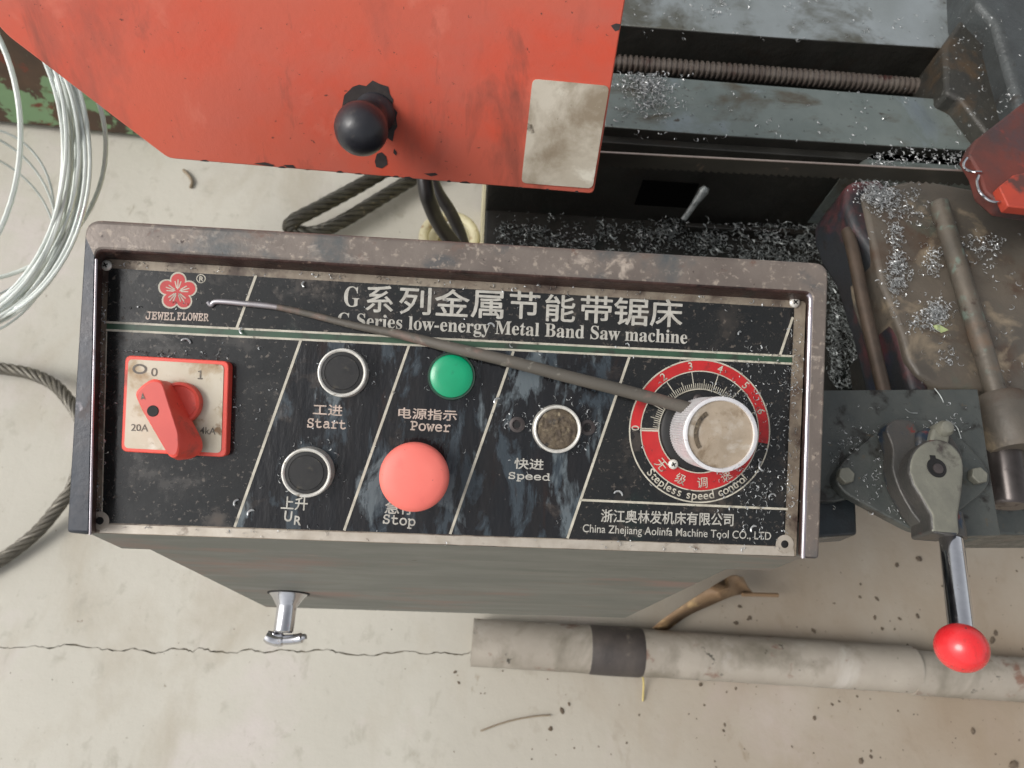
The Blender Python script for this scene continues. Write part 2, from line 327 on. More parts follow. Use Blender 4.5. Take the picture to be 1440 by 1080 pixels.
def round_poly(P, r, n=5):
    """round the corners of an arbitrary convex polygon"""
    out = []; N_ = len(P)
    rr = r if isinstance(r, (list, tuple)) else [r] * N_
    for i in range(N_):
        p = Vector(P[i]); a = Vector(P[i - 1]) - p; b = Vector(P[(i + 1) % N_]) - p
        d = min(rr[i], a.length * .48, b.length * .48); a = p + a.normalized() * d; b = p + b.normalized() * d
        for k in range(n + 1):
            t = k / n; q = a * (1 - t) ** 2 + p * 2 * t * (1 - t) + b * t * t; out.append((q.x, q.y))
    return out

# text as flat print
def text_mesh(s, thick=0.):
    c = bpy.data.curves.new('lettering', 'FONT'); c.body = s; c.resolution_u = 3; c.offset = thick
    o = bpy.data.objects.new('lettering', c); COL.objects.link(o)
    bpy.context.view_layer.update()
    me = bpy.data.meshes.new_from_object(o); bpy.data.objects.remove(o); bpy.data.curves.remove(c)
    return me
def print_text(s, p0, p1, hgt, m, parent, h=.0005, thick=0., shear=0):
    if thick > .004 and any(ord(c_) > 0x3000 for c_ in s): return bold_text(s, p0, p1, hgt, m, parent, h, .55 if hgt > 30 else .3)
    return plain_text(s, p0, p1, hgt, m, parent, h, thick, shear)
def bold_text(s, p0, p1, hgt, m, parent, h, w_):
    o = plain_text(s, p0, p1, hgt, m, parent, h)
    e = w_ * .45 / F; bm = bmesh.new()
    for i, (dx, dy) in enumerate(((0, 0), (e, .3 * e), (-e, -.3 * e), (0, e), (0, -e))):
        mc = o.data.copy(); mc.transform(Matrix.Translation((dx, dy, i * .00001))); bm.from_mesh(mc); bpy.data.meshes.remove(mc)
    bm.to_mesh(o.data); bm.free(); return o
def plain_text(s, p0, p1, hgt, m, parent, h=.0005, thick=0., shear=0):
    """lettering whose box runs from pixel p0 (lower left) to p1 (lower right), hgt pixels tall"""
    me = text_mesh(s, thick); xs = [v.co.x for v in me.vertices]; ys = [v.co.y for v in me.vertices]
    a = Vector(pl(*p0, h)); b = Vector(pl(*p1, h)); t = Vector(pl(p0[0] + (p1[1] - p0[1]) / max(1, p1[0] - p0[0]) * hgt, p0[1] - hgt, h))
    e = (b - a); L_ = e.length; e.normalize(); n = Vector((-e.y, e.x)); H = abs((t - a).dot(n))
    x0, y0 = min(xs), min(ys); sx = L_ / (max(xs) - x0); sy = H / (max(ys) - y0)
    for v in me.vertices:
        x = (v.co.x - x0) * sx; y = (v.co.y - y0) * sy; x += shear * y
        q = a + e * x + n * y; v.co = (q.x, q.y, h)
    return link('lettering', me, m, parent, FP, smooth=False)

# ------------------------------------------------------------------ FLOOR (two slabs parted by a crack)
def crack_pts():
    P = [(-3, 0)]
    pts = [(0, 910), (18, 911), (50, 908), (75, 911), (90, 906), (130, 911), (165, 915), (190, 912), (218, 919), (240, 912), (262, 913),
           (270, 917), (280, 911), (300, 916), (330, 918), (350, 913), (372, 918), (400, 914), (430, 917), (460, 913), (480, 918), (520, 922), (545, 918), (575, 916),
           (600, 920), (625, 917), (650, 921), (664, 915), (720, 919), (800, 924), (900, 930)]
    out = []
    for u, v in pts: q = hz(u, v, 0); out.append((q.x, q.y))
    out = [(-20, out[0][1] + .4)] + out
    # finer wander
    fine = []
    for i in range(len(out) - 1):
        (xa, ya), (xb, yb) = out[i], out[i + 1]
        n = 1 if i == 0 else 5
        for k in range(n):
            t = k / n; j = random.uniform(-.0014, .0014) if 0 < k else 0
            fine.append((xa + (xb - xa) * t, ya + (yb - ya) * t + j))
    fine.append(out[-1]); return fine
CR = crack_pts(); ex = CR[-1]
gap = [random.uniform(.0003, .0012) * (1 if i > 1 else 1) for i in range(len(CR))]
floor = bpy.data.objects.new('floor', None); COL.objects.link(floor); place(floor, Matrix()); floor['kind'] = 'structure'
top = [(x, y + g) for (x, y), g in zip(CR, gap)] + [(20, ex[1])]
bot = [(x, y - g) for (x, y), g in zip(CR, gap)] + [(20, ex[1] - .0006)]
def slab(edge, ylim):
    n = len(edge); v = [(x, y, 0) for x, y in edge] + [(x, ylim, 0) for x, y in edge] + [(x, y, -.03) for x, y in edge]
    f = [(i, i + 1, n + i + 1, n + i) for i in range(n - 1)] + [(i, 2 * n + i, 2 * n + i + 1, i + 1) for i in range(n - 1)]
    return v, f
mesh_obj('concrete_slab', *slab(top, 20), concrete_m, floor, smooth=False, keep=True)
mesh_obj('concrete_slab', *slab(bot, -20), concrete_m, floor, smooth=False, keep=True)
mesh_obj('soil_bed', [(-20, -20, -.006), (20, -20, -.006), (20, 20, -.006), (-20, 20, -.006)], [(0, 1, 2, 3)], mat('dark_soil', rgb(150, 142, 124), rgb(126, 118, 102), .9), floor)

# ------------------------------------------------------------------ CONTROL CONSOLE
console = thing('control_console', Vector((0, 0, .40)), 'tilted black control console with printed faceplate, buttons and a worn steel case', 'control panel')
HR = .015
O_ = [pl(93, 750, HR), pl(120, 308, HR), pl(1166, 370, HR), pl(1152, 787, HR)]
I_ = [pl(126, 752, HR), pl(135, 352, HR), pl(1141, 412, HR), pl(1130, 785, HR)]
HB = -.0015
B_ = [pl(136, 752, HB), pl(146, 365, HB), pl(1134, 425, HB), pl(1122, 783, HB)]
def arc_corners(P, r):  # open path with its two middle corners rounded
    out = [Vector(P[0])]
    for i in (1, 2):
        p = Vector(P[i]); a = (Vector(P[i - 1]) - p).normalized() * r + p; b = (Vector(P[i + 1]) - p).normalized() * r + p
        for k in range(6):
            t = k / 5; out.append(a * (1 - t) ** 2 + p * 2 * t * (1 - t) + b * t * t)
    out.append(Vector(P[3])); return out
Op, Ip, Bp = arc_corners(O_, .009), arc_corners(I_, .005), arc_corners(B_, .004)
n = len(Op); v = []
dn = FPI.to_3x3() @ Vector((0, 0, -1))           # world down in the plate frame
zlow = (FP @ Vector((B_[0][0], B_[0][1], 0))).z - .058
for p in Bp: v.append(Vector((p.x, p.y, HB)))
for p in Ip: v.append(Vector((p.x, p.y, HR)))
for p in Op: v.append(Vector((p.x, p.y, HR)))
YF = (FP @ Vector((*pl(133, 750, 0), -.0016))).y + .0012
row4 = []
for i, p in enumerate(Op):
    y_ = (YF + .0006) / math.cos(TILT) if i in (0, n - 1) else p.y
    q = Vector((p.x, y_, 0)); v.append(q); row4.append(q + dn * ((FP @ q).z - zlow))
v += row4
f = []
for r_ in range(4):
    for i in range(n - 1): f.append((r_ * n + i, r_ * n + i + 1, (r_ + 1) * n + i + 1, (r_ + 1) * n + i))
# end caps of the two side rims (drop to the underside)
for i, s in ((0, 1), (n - 1, -1)):
    f.append((i, n + i, 2 * n + i, 3 * n + i))
case = mesh_obj('case_rim', v, f, [case_m, sidec_m, grime_m], console, FP, bev=.0022, seg=3, ang=50)
for p in case.data.polygons:
    nn = p.normal
    cen = p.center + Vector(case.matrix_basis.translation) * 0
# assign materials by row: inner wall grime, top face worn paint, outside dark
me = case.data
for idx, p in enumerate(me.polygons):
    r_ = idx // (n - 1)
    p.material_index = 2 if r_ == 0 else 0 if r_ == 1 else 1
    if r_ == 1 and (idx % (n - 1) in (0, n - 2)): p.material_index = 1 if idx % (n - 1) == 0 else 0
for i0, i1, rr0 in ((0, 7, .0007), (7, n, .0013)):
    seq = [FP @ Vector((Ip[i].x, Ip[i].y, HR - .0006)) for i in range(i0, i1)] if i0 == 0 else [FP @ Vector((Ip[i].x, Ip[i].y, HR - .0008)) for i in range(n - 5, n)]
    if i0 == 0: seq = seq[:2]
    mesh_obj('rim_highlight', *tube(seq, rr0, 10), mat('worn_bright_edge', rgb(196, 192, 200), rgb(150, 140, 142), .28, .7, 30, [(rgb(110, 84, 76), 40, .6, .08, .5, .2)], stretch=(1, .5, 1)), console)  # pale bare-metal strip added to draw the highlight along the rim's inner edge
# front wall of the upper case, under the plate's lower edge
def world_case_front():
    a = FP @ Vector((*pl(133, 750, 0), -.0016)); b = FP @ Vector((*pl(1122, 783, 0), -.0016))
    a.y += .0012; b.y = a.y; b.z = a.z
    a.x = (FP @ Vector((O_[0][0], 0, 0))).x + .0004; b.x = (FP @ Vector((O_[3][0], 0, 0))).x - .0004
    V = [a, b, Vector((b.x, b.y, zlow)), Vector((a.x, a.y, zlow)), a + Vector((0, .02, .006)), b + Vector((0, .02, .006)), Vector((b.x, b.y + .02, zlow)), Vector((a.x, a.y + .02, zlow))]
    return V, [(0, 1, 2, 3), (4, 5, 6, 7), (0, 1, 5, 4), (3, 2, 6, 7), (0, 3, 7, 4), (1, 2, 6, 5)]
fw, ff = world_case_front(); YF = fw[0].y
mesh_obj('front_skirt', fw, ff, front_m, console)
# lower body
xa = hit(207, 774, Vector((0, YF, 0)), Vector((0, 1, 0))).x; xb = fw[1].x - .028
YB = (FP @ Vector((0, pl(600, 340, HR)[1], 0))).y - .012
ZB = hit(383, 855, Vector((0, YF, 0)), Vector((0, 1, 0))).z
def box(x0, x1, y0, y1, z0, z1):
    return [(x0, y0, z0), (x1, y0, z0), (x1, y1, z0), (x0, y1, z0), (x0, y0, z1), (x1, y0, z1), (x1, y1, z1), (x0, y1, z1)], \
           [(0, 3, 2, 1), (4, 5, 6, 7), (0, 1, 5, 4), (1, 2, 6, 5), (2, 3, 7, 6), (3, 0, 4, 7)]
mesh_obj('lower_cabinet', *box(xa, xb, YF + .0006, YB, ZB, zlow + .002), front_m, console, bev=.002)
# ---- faceplate
faceplate = mesh_obj('faceplate', *prism([pl(134, 750), pl(144, 362), pl(1134, 420), pl(1120, 783)], -.0014, 0), alud_m, console, FP, bev=.0003, seg=1)
def sheet(px, h, name, m, parent=faceplate, poly=None):
    P = poly if poly else [pl(u, v_, h) for u, v_ in px]
    return mesh_obj(name, [(p[0], p[1], h) for p in P], [tuple(range(len(P)))], m, parent, FP, smooth=False)
sheet([(141, 737), (1106, 769), (1116, 770), (1117, 781), (1117, 782), (140, 749)], .00012, 'bottom_border', alu_m)
TOPF = [(152, 378), (1116, 433), (1108, 500), (150, 452)]
sheet([(153, 377), (1117, 433), (1114, 501), (150, 453)], .0002, 'black_field', enamel_m)
sheet([(150, 464), (1113, 512), (1103, 768), (143, 735)], .0002, 'black_field', enamel_m)
sheet([(426, 478), (885, 501), (799, 757), (331, 741)], .00026, 'oily_sheen_field', oily_sheen_m)
sheet([(150, 454), (1114, 502), (1114, 511), (150, 463)], .0002, 'green_stripe', green_m)
def pline(a, b, w_, m=print_m, h=.0004, name='printed_line'):
    A = Vector(pl(*a, h)); B = Vector(pl(*b, h)); d = (B - A).normalized(); nn_ = Vector((-d.y, d.x)) * (pr(*a, w_, h) / 2)
    return sheet(None, h, name, m, poly=[A - nn_, B - nn_, B + nn_, A + nn_])
pline((149, 453), (1116, 501), 3); pline((149, 464), (1115, 511.5), 3)
for a, b in (((423, 478), (330, 741)), ((575, 486), (484, 746)), ((722, 494), (633, 751)), ((885, 502), (798, 757)), ((360, 387), (333, 461)), ((1115, 446), (1097, 499))):
    pline(a, b, 3.6)
pline((815, 703), (1108, 716), 3.2)
pline((150, 466), (143, 735), 1.6)
# corner eyes of the plate
for u, v_ in ((141, 732), (1103, 765)):
    c = pl(u, v_); r = pr(u, v_, 13)
    sheet(None, .00055, 'corner_eye', alu_m, poly=[(c[0] + r * math.cos(a * math.pi / 12), c[1] + r * math.sin(a * math.pi / 12)) for a in range(24)])
    mesh_obj('rivet_hole', *lathe([(r * .42, .0006), (r * .36, .0008), (r * .1, .0007)], *c, 20, False, True), hole_m, faceplate, FP)
# screws with cross slots
def cross_screw(u, v_, rp, h0=0., name='screw', parent=console, m=ring_m):
    c = pl(u, v_, h0 + .001); r = pr(u, v_, rp, h0)
    prof = [(r, h0), (r, h0 + r * .25), (r * .8, h0 + r * .5), (r * .45, h0 + r * .62)]
    o = mesh_obj(name, *lathe(prof, *c, 24), m, parent, FP)
    return o, c, r
def slots(c, r, h, parent, ang=.5):
    P = []
    for k in range(2):
        a = ang + k * math.pi / 2; d = Vector((math.cos(a), math.sin(a))) * r * .5; q = Vector((-d.y, d.x)) * .26
        C_ = Vector(c); pts = [C_ - d - q, C_ + d - q, C_ + d + q, C_ - d + q]; hh = h + .00004 * k
        P.append(([(p.x, p.y, hh) for p in pts], [(0, 1, 2, 3)]))
    V, Fc = join(P); return mesh_obj('slot', V, Fc, hole_m, parent, FP, smooth=False)
for u, v_, a in ((149, 373, .5), (1118, 425, .8)):
    o, c, r = cross_screw(u, v_, 7.5, .0006, 'corner_screw', faceplate); s_ = slots(c, r, .0006 + r * .63, faceplate, a)
def mono(s):
    o = ''
    for c_ in s:
        if 'A' <= c_ <= 'Z': o += chr(0x1D670 + ord(c_) - 65)
        elif 'a' <= c_ <= 'z': o += chr(0x1D68A + ord(c_) - 97)
        elif '0' <= c_ <= '9': o += chr(0x1D7F6 + ord(c_) - 48)
        else: o += c_
    return o
# flower emblem
def petals(c, R0, r, h, m, name, hole=None, n=60):
    P = []
    for k in range(n):
        a = math.pi / 2 + 2 * math.pi * k / n
        kk = ((a - math.pi / 2) % (2 * math.pi / 5)) - 0
        if kk > math.pi / 5: kk -= 2 * math.pi / 5
        rad = R0 * math.cos(kk) + math.sqrt(max(0, r * r - (R0 * math.sin(kk)) ** 2)) if abs(R0 * math.sin(kk)) < r else R0 * math.cos(kk)
        P.append((c[0] + rad * math.cos(a), c[1] + rad * math.sin(a)))
    return sheet(None, h, name, m, poly=P)
ec = pl(250, 410); e1 = pr(250, 410, 1)
petals(ec, 16.2 * e1, 11.5 * e1, .0004, print_m, 'emblem_outline'); petals(ec, 15.6 * e1, 9.6 * e1, .00046, dialred_m, 'emblem_flower')
P = []
for k in range(5):
    a = math.pi / 2 + k * 2 * math.pi / 5
    for da, l0, l1 in ((0, 3, 17), (-.28, 5, 15), (.28, 5, 15)):
        d = Vector((math.cos(a + da), math.sin(a + da))); q = Vector((-d.y, d.x)) * .75 * e1; C_ = Vector(ec)
        pts = [C_ + d * l0 * e1 - q, C_ + d * l1 * e1 - q, C_ + d * l1 * e1 + q, C_ + d * l0 * e1 + q]
        P.append(([(p.x, p.y, .0005 + .00001 * len(P)) for p in pts], [(0, 1, 2, 3)]))
V, Fc = join(P); mesh_obj('emblem_stamens', V, Fc, print_m, faceplate, FP, smooth=False)
def ring(c, r0, r1, h, name, m, a0=0, a1=360, n=64, parent=faceplate):
    V = []; Fc = []
    full = abs(a1 - a0) >= 360; cnt = n if full else n + 1
    for k in range(cnt):
        a = R(a0 + (a1 - a0) * k / n)
        V += [(c[0] + r0 * math.cos(a), c[1] + r0 * math.sin(a), h), (c[0] + r1 * math.cos(a), c[1] + r1 * math.sin(a), h)]
    for k in range(n):
        j = (k + 1) % cnt; Fc.append((2 * k, 2 * k + 1, 2 * j + 1, 2 * j))
    return mesh_obj(name, V, Fc, m, parent, FP, smooth=False)
rc = pl(283, 392); ring(rc, 5.2 * e1, 6.4 * e1, .0004, 'printed_circle', print_m, n=32)
print_text('R', (280, 396), (286.5, 396.3), 7.5, print_m, faceplate, thick=.02)
print_text(mono('JEWEL'), (205, 449), (246, 451), 11, pinkp_m, faceplate, thick=.01)
print_text(mono('FLOWER'), (249, 450), (293, 452), 11, pinkp_m, faceplate, thick=.01)
# title
for ch, x0, x1, yb, ht in (('系', 514, 552, 438, 37), ('列', 561, 605, 441, 38), ('金', 611, 659, 443, 37), ('属', 662, 707, 446, 38), ('节', 716, 758, 447, 38),
                           ('能', 766, 808, 451, 37), ('带', 816, 860, 453, 38), ('锯', 863, 911, 456, 38), ('床', 914, 959, 458, 38)):
    print_text(ch, (x0, yb), (x1, yb + (x1 - x0) * .052), ht, title_m, faceplate, thick=.022)
def mathbold(s):
    o = ''
    for c_ in s:
        if 'A' <= c_ <= 'Z': o += chr(0x1D400 + ord(c_) - 65)
        elif 'a' <= c_ <= 'z': o += chr(0x1D41A + ord(c_) - 97)
        else: o += c_
    return o
print_text(mathbold('G'), (483, 431), (505, 432.2), 29, title_m, faceplate)
print_text(mathbold('G Series low-energy Metal Band Saw machine'), (474, 464), (966, 489), 25, title_m, faceplate, thick=.004)
# button legends
def lab(cn, ca, ccol, en, ea, m=pinkp_m, hc=15, he=13, tc=.012, te=.026):
    if cn: print_text(cn, ca[0], ca[1], hc, m, faceplate, thick=tc)
    print_text(mono(en), ea[0], ea[1], he, m, faceplate, thick=te)
lab('工进', ((440, 583), (481, 585)), 0, 'Start', ((432, 601), (486, 604)))
lab('电源指示', ((560, 588), (642, 592)), 0, 'Power', ((577, 605), (633, 608)))
lab('快进', ((723, 659), (764, 661)), 0, 'Speed', ((715, 676), (773, 679)), m=title_m, te=.03)
print_text('上升', (395, 716), (432, 718), 18, title_m, faceplate, thick=.008)
print_text('U', (399, 733), (410, 734), 15, title_m, faceplate, thick=.02); print_text('R', (413, 738), (423, 739), 13, title_m, faceplate, thick=.02)
print_text('急停', (541, 722), (583, 724), 17, title_m, faceplate, thick=.01); print_text(mono('Stop'), (538, 740), (583, 744), 17, title_m, faceplate, thick=.03)
print_text('浙江奥林发机床有限公司', (845, 734), (1031, 740), 18, title_m, faceplate, thick=.008)
print_text('China Zhejiang Aolinfa Machine Tool CO., LTD', (819, 752), (1084, 763), 15, title_m, faceplate, thick=.006)
# ---- dial print
DC = pl(984, 606); d1 = pr(984, 606, 1)
ring(DC, 84 * d1, 100 * d1, .0003, 'red_dial_ring', dialred_m, -8, 180)
ring(DC, 59 * d1, 84 * d1, .0003, 'red_dial_ring', dialred_m, 181, 352)
for r0, r1 in ((99, 101), (83.3, 84.8), (58, 59.6)): ring(DC, r0 * d1, r1 * d1, .0005, 'printed_circle', print_m, n=96)
P = []
for k in range(0, 8 * 10 + 1):
    a = R(180 - k * 2.65); L0, L1 = 59, (84 if k % 10 == 0 else 73 if k % 5 == 0 else 67)
    if 180 - k * 2.65 < -6: break
    d = Vector((math.cos(a), math.sin(a))); q = Vector((-d.y, d.x)) * (.8 if k % 10 else 1.1) * .6 * d1; C_ = Vector(DC)
    pts = [C_ + d * L0 * d1 - q, C_ + d * L1 * d1 - q, C_ + d * L1 * d1 + q, C_ + d * L0 * d1 + q]
    P.append(([(p.x, p.y, .0005) for p in pts], [(0, 1, 2, 3)]))
V, Fc = join(P); mesh_obj('dial_ticks', V, Fc, print_m, faceplate, FP, smooth=False)
pline((900, 605), (927, 606), 2.4)
def arc_text(s, ang, rad, size, m, flip=False, thick=.01, wid=None):
    me = text_mesh(s, thick); xs = [v.co.x for v in me.vertices]; ys = [v.co.y for v in me.vertices]
    cx_ = (min(xs) + max(xs)) / 2; sc = size * d1 / (max(ys) - min(ys)) if not wid else size * d1 / wid; cy_ = min(ys) if wid is None else 0
    a = R(ang); e = Vector((math.sin(a), -math.cos(a))); nn_ = Vector((math.cos(a), math.sin(a)))
    if flip: e, nn_ = -e, -nn_
    for v in me.vertices:
        q = Vector(DC) + Vector((math.cos(a), math.sin(a))) * rad * d1 + e * ((v.co.x - cx_) * sc) + nn_ * ((v.co.y - cy_) * sc)
        v.co = (q.x, q.y, .00055)
    return link('lettering', me, m, faceplate, FP, smooth=False)
for i, a in enumerate((180, 152, 127, 101, 74, 47, 20)): arc_text(str(i), a, 86.5, 11, print_m, thick=.006)
sc_txt = 'Stepless speed control'
w_of = {'l': .3, 'i': .3, 't': .42, ' ': .42, 'r': .45, 'S': .75, 'p': .68}
tot = sum(w_of.get(c_, .64) for c_ in sc_txt); ang = 219.; span = 99.
for c_ in sc_txt:
    wd = w_of.get(c_, .64); ang += wd / tot * span / 2
    if c_ != ' ': arc_text(c_, ang, 96, 12.5, print_m, flip=True, wid=.75)
    ang += wd / tot * span / 2
for ch, a in (('无', 223), ('级', 250), ('调', 275), ('速', 303)): arc_text(ch, a, 80, 15, print_m, flip=True, thick=.004)
# ---- speed knob
hub = mesh_obj('speed_dial_collar', *lathe([(57 * d1, .0003), (56 * d1, .002), (50 * d1, .003)], *DC, 64), blackp_m, console, FP)
for u, v_, a in ((947, 653, .6), (951, 603, .2), (982, 561, .9)):
    o, c, r = cross_screw(u, v_, 7, .0028, 'collar_screw', console, ring_m if v_ != 561 else bare_m); slots(c, r, .0028 + r * .63, o, a)
KH = .036; kc = pl(1014, 611, KH); kr = pr(1014, 611, 53.5, KH); kb = pl(990, 607, .003)
def knurled(c0, c1, r0, r1, h0, h1, seg=180):
    V = []; Fc = []; rows = [(0, .96), (.02, 1), (.9, 1.0), (.93, .985)]
    for t, s_ in rows:
        for k in range(seg):
            a = 2 * math.pi * k / seg; kn = (1 + (.012 if k % 2 else -.012) * (1 if .01 < t < .91 else 0)); rr = (r0 + (r1 - r0) * t) * s_ * kn
            V.append((c0[0] + (c1[0] - c0[0]) * t + rr * math.cos(a), c0[1] + (c1[1] - c0[1]) * t + rr * math.sin(a), h0 + (h1 - h0) * t))
    for i in range(len(rows) - 1):
        for k in range(seg): Fc.append((i * seg + k, i * seg + (k + 1) % seg, (i + 1) * seg + (k + 1) % seg, (i + 1) * seg + k))
    return V, Fc
knob = mesh_obj('speed_knob', *knurled(kc, kc, kr * .97, kr * .99, .004, KH), knob_m, console, FP, smooth=False)
mesh_obj('knob_rim', *lathe([(kr * .965, KH - .003), (kr, KH - .002), (kr * .995, KH - .0004), (kr * .96, KH), (kr * .9, KH), (kr * .885, KH - .0008), (kr * .88, KH - .002)], *kc, 72, False, False), knob_m, knob, FP)
mesh_obj('knob_face', *lathe([(kr * .885, KH - .0014), (kr * .86, KH - .0015), (kr * .5, KH - .0011), (kr * .1, KH - .001)], *kc, 72, False, True), knobtop_m, knob, FP)
ring(kc, kr * .60, kr * .72, KH - .0007, 'pointer_groove', dirtcap_m, 125, 215, 24, knob)
# ---- push buttons
def push_button(u, v_, rp, h, capm, ringm=ring_m, rough_cap=False, name='push_button'):
    c = pl(u, v_, h); r = pr(u, v_, rp, h)
    o = mesh_obj(name, *lathe([(r * 1.02, .0004), (r * 1.02, h * .35), (r * 1.0, h * .7), (r * .985, h), (r * .93, h + .0004), (r * .87, h), (r * .85, h - .0010)], *c, 56, False, False), ringm, console, FP, ang=50)
    if rough_cap:
        V, Fc = lathe([(r * .86, h - .0022), (r * .84, h - .0012)] + [(r * q / 30, h - .0006 * (q / 23) ** 2) for q in range(23, 0, -1)], *c, 56, False, True)
        V = [(x, y, z + .0007 * mnoise.fractal(Vector((x, y, z)) * 420, .8, 2.2, 3)) for x, y, z in V]
        mesh_obj('button_cap', V, Fc, capm, o, FP)
    else:
        mesh_obj('button_cap', *lathe([(r * .86, h - .0012), (r * .84, h - .0007), (r * .72, h - .0006), (r * .71, h - .0009), (r * .69, h - .0009), (r * .68, h - .0005), (r * .3, h - .0005), (r * .02, h - .0005)], *c, 56, False, True), capm, o, FP)
    return o
push_button(481, 524, 34.5, .008, blackp_m); push_button(430.5, 665, 35, .010, blackp_m)
bt = push_button(784, 603.5, 34, .007, dirtcap_m, rough_cap=True); bt['label'] = 'steel ringed push button with a brown dirt-caked cap'
for u, v_ in ((727, 597), (826, 601)):
    c = pl(u, v_); r = pr(u, v_, 11)
    o = mesh_obj('screw_boss', *lathe([(r, .0004), (r, .0016), (r * .7, .0022), (r * .62, .0022), (r * .5, .0012), (r * .2, .0010)], *c, 28), bare_m, console, FP)
    mesh_obj('screw_hole', *lathe([(r * .45, .00125), (r * .2, .0013)], *c, 20), hole_m, o, FP)
# green lamp
LH = .007; c = pl(635, 529, LH); r = pr(635, 529, 34, LH)
lo = mesh_obj('indicator_lamp', *lathe([(r, .0004), (r, LH * .6), (r * .97, LH), (r * .9, LH)], *c, 56, False, False), lampring_m, console, FP)
mesh_obj('lamp_lens', *lathe([(r * .9, LH - .0006), (r * .88, LH + .0006), (r * .82, LH + .0012), (r * .5, LH + .0017), (r * .1, LH + .0019)], *c, 56, False, True), lamp_m, lo, FP)
# emergency stop mushroom
EH = .024; c = pl(582, 671.5, EH); r = pr(582, 671.5, 49.5, EH)
eo = mesh_obj('emergency_stop_button', *lathe([(r * .5, .0004), (r * .5, EH * .35), (r * .55, EH * .5), (r * .9, EH * .6), (r * .985, EH * .72), (r, EH * .84), (r * .985, EH * .94), (r * .94, EH), (r * .8, EH + .0016), (r * .5, EH + .0022), (r * .2, EH + .0025), (r * .04, EH + .0026)], *c, 72), estop_m, console, FP, ang=60)
mesh_obj('switch_collar', *lathe([(r * .68, .0003), (r * .68, .004), (r * .52, .0055)], *pl(588, 668, .003), 40), blackp_m, eo, FP)
# ---- rotary switch
SH = .008
sq = [pl(176, 499.5, SH), pl(322, 508, SH), pl(318, 643, SH), pl(170, 635, SH)]
rot = mesh_obj('rotary_switch', *prism(round_poly([(p[0], p[1]) for p in (sq[3], sq[2], sq[1], sq[0])], .0038), .0003, SH), red_m, console, FP, bev=.0006, ang=40)
s2 = [pl(181, 505, SH), pl(315, 513, SH), pl(311, 637, SH), pl(175, 630, SH)]
mesh_obj('switch_plate', *prism(round_poly([(p[0], p[1]) for p in (s2[3], s2[2], s2[1], s2[0])], .0028), SH - .0005, SH + .0004), swlabel_m, rot, FP)
def stext(s, p0, p1, hgt, m=darkprint_m, thick=0.):
    o = print_text(s, p0, p1, hgt, m, rot, h=SH + .0006, thick=thick); return o
stext('0', (212, 529), (221, 529.5), 12, thick=.004); stext(mono('1'), (278, 533), (285, 533.3), 12, thick=.01)
stext('20A', (184, 606), (208, 607), 10, thick=.006); stext('4kA', (281, 610), (303, 611.3), 10, thick=.006)
oc = pl(197, 519, SH); oe = pr(197, 519, 1, SH)
V = []; Fc = []
for k in range(40):
    a = 2 * math.pi * k / 40
    for rr in (1, .68): V.append((oc[0] + math.cos(a) * 10 * rr * oe, oc[1] + math.sin(a) * 7.2 * (rr if rr == 1 else .6) * oe, SH + .0006))
for k in range(40): j = (k + 1) % 40; Fc.append((2 * k, 2 * k + 1, 2 * j + 1, 2 * j))
mesh_obj('printed_oval', V, Fc, darkprint_m, rot, FP, smooth=False)
hc = pl(251, 567, .013); hr = pr(251, 567, 30, .013)
mesh_obj('switch_disc', *lathe([(hr, SH + .0004), (hr, .012), (hr * .97, .0135), (hr * .85, .0142), (hr * .8, .0128)], *hc, 48), red_m, rot, FP)
HH = .027
tops = [(199, 542), (214, 532), (227, 535), (241, 579), (251, 610), (252, 632), (248, 644), (238, 643), (220, 612), (199, 576), (189, 553)]
bots = [(201, 545), (219, 534), (240, 537), (263, 580), (284, 620), (284, 635), (270, 645), (246, 648), (227, 616), (205, 580), (193, 556)]
def dens(P, hh):
    Q = [pl(u, v_, hh) for u, v_ in P][::-1]; return round_poly(Q, .0026, 3)
A_, B2 = dens(tops, HH), dens(bots, .0135); nH = len(A_); V = []; Fc = []
cA = Vector((sum(p[0] for p in A_) / nH, sum(p[1] for p in A_) / nH))
for p in B2: V.append((p[0], p[1], .0125))
for a, b in zip(A_, B2): q = Vector(a).lerp(Vector(b), .12); V.append((q.x, q.y, HH - .0022))
for p in A_: V.append((p[0], p[1], HH - .0006))
for p in A_: q = cA + (Vector(p) - cA) * .93; V.append((q.x, q.y, HH))
for i in range(3):
    for k in range(nH): Fc.append((i * nH + k, i * nH + (k + 1) % nH, (i + 1) * nH + (k + 1) % nH, (i + 1) * nH + k))
Fc += [tuple(range(3 * nH, 4 * nH)), tuple(range(nH - 1, -1, -1))]
ho = mesh_obj('switch_handle', V, Fc, [red_m, mat('worn_red_handle_top', rgb(204, 82, 72), rgb(192, 74, 66), .4, 0, 40, [(rgb(160, 70, 64), 60, .6, .12, .5)])], rot, FP, ang=20)  # darker red on top paints in the handle's shading against its brighter sides
for p in ho.data.polygons:
    if len(p.vertices) > 10: p.material_index = 1
c = pl(215, 578, HH); r = pr(215, 578, 8, HH)
mesh_obj('handle_screw_hole', *lathe([(r, HH + .0002), (r * .9, HH + .0004), (r * .5, HH + .0003), (r * .3, HH + .00035)], *c, 24), hole_m, rot, FP)
sheet([(200, 552), (204, 562), (201, 560), (198, 562)], HH + .0003, 'handle_arrow', darkprint_m, rot)
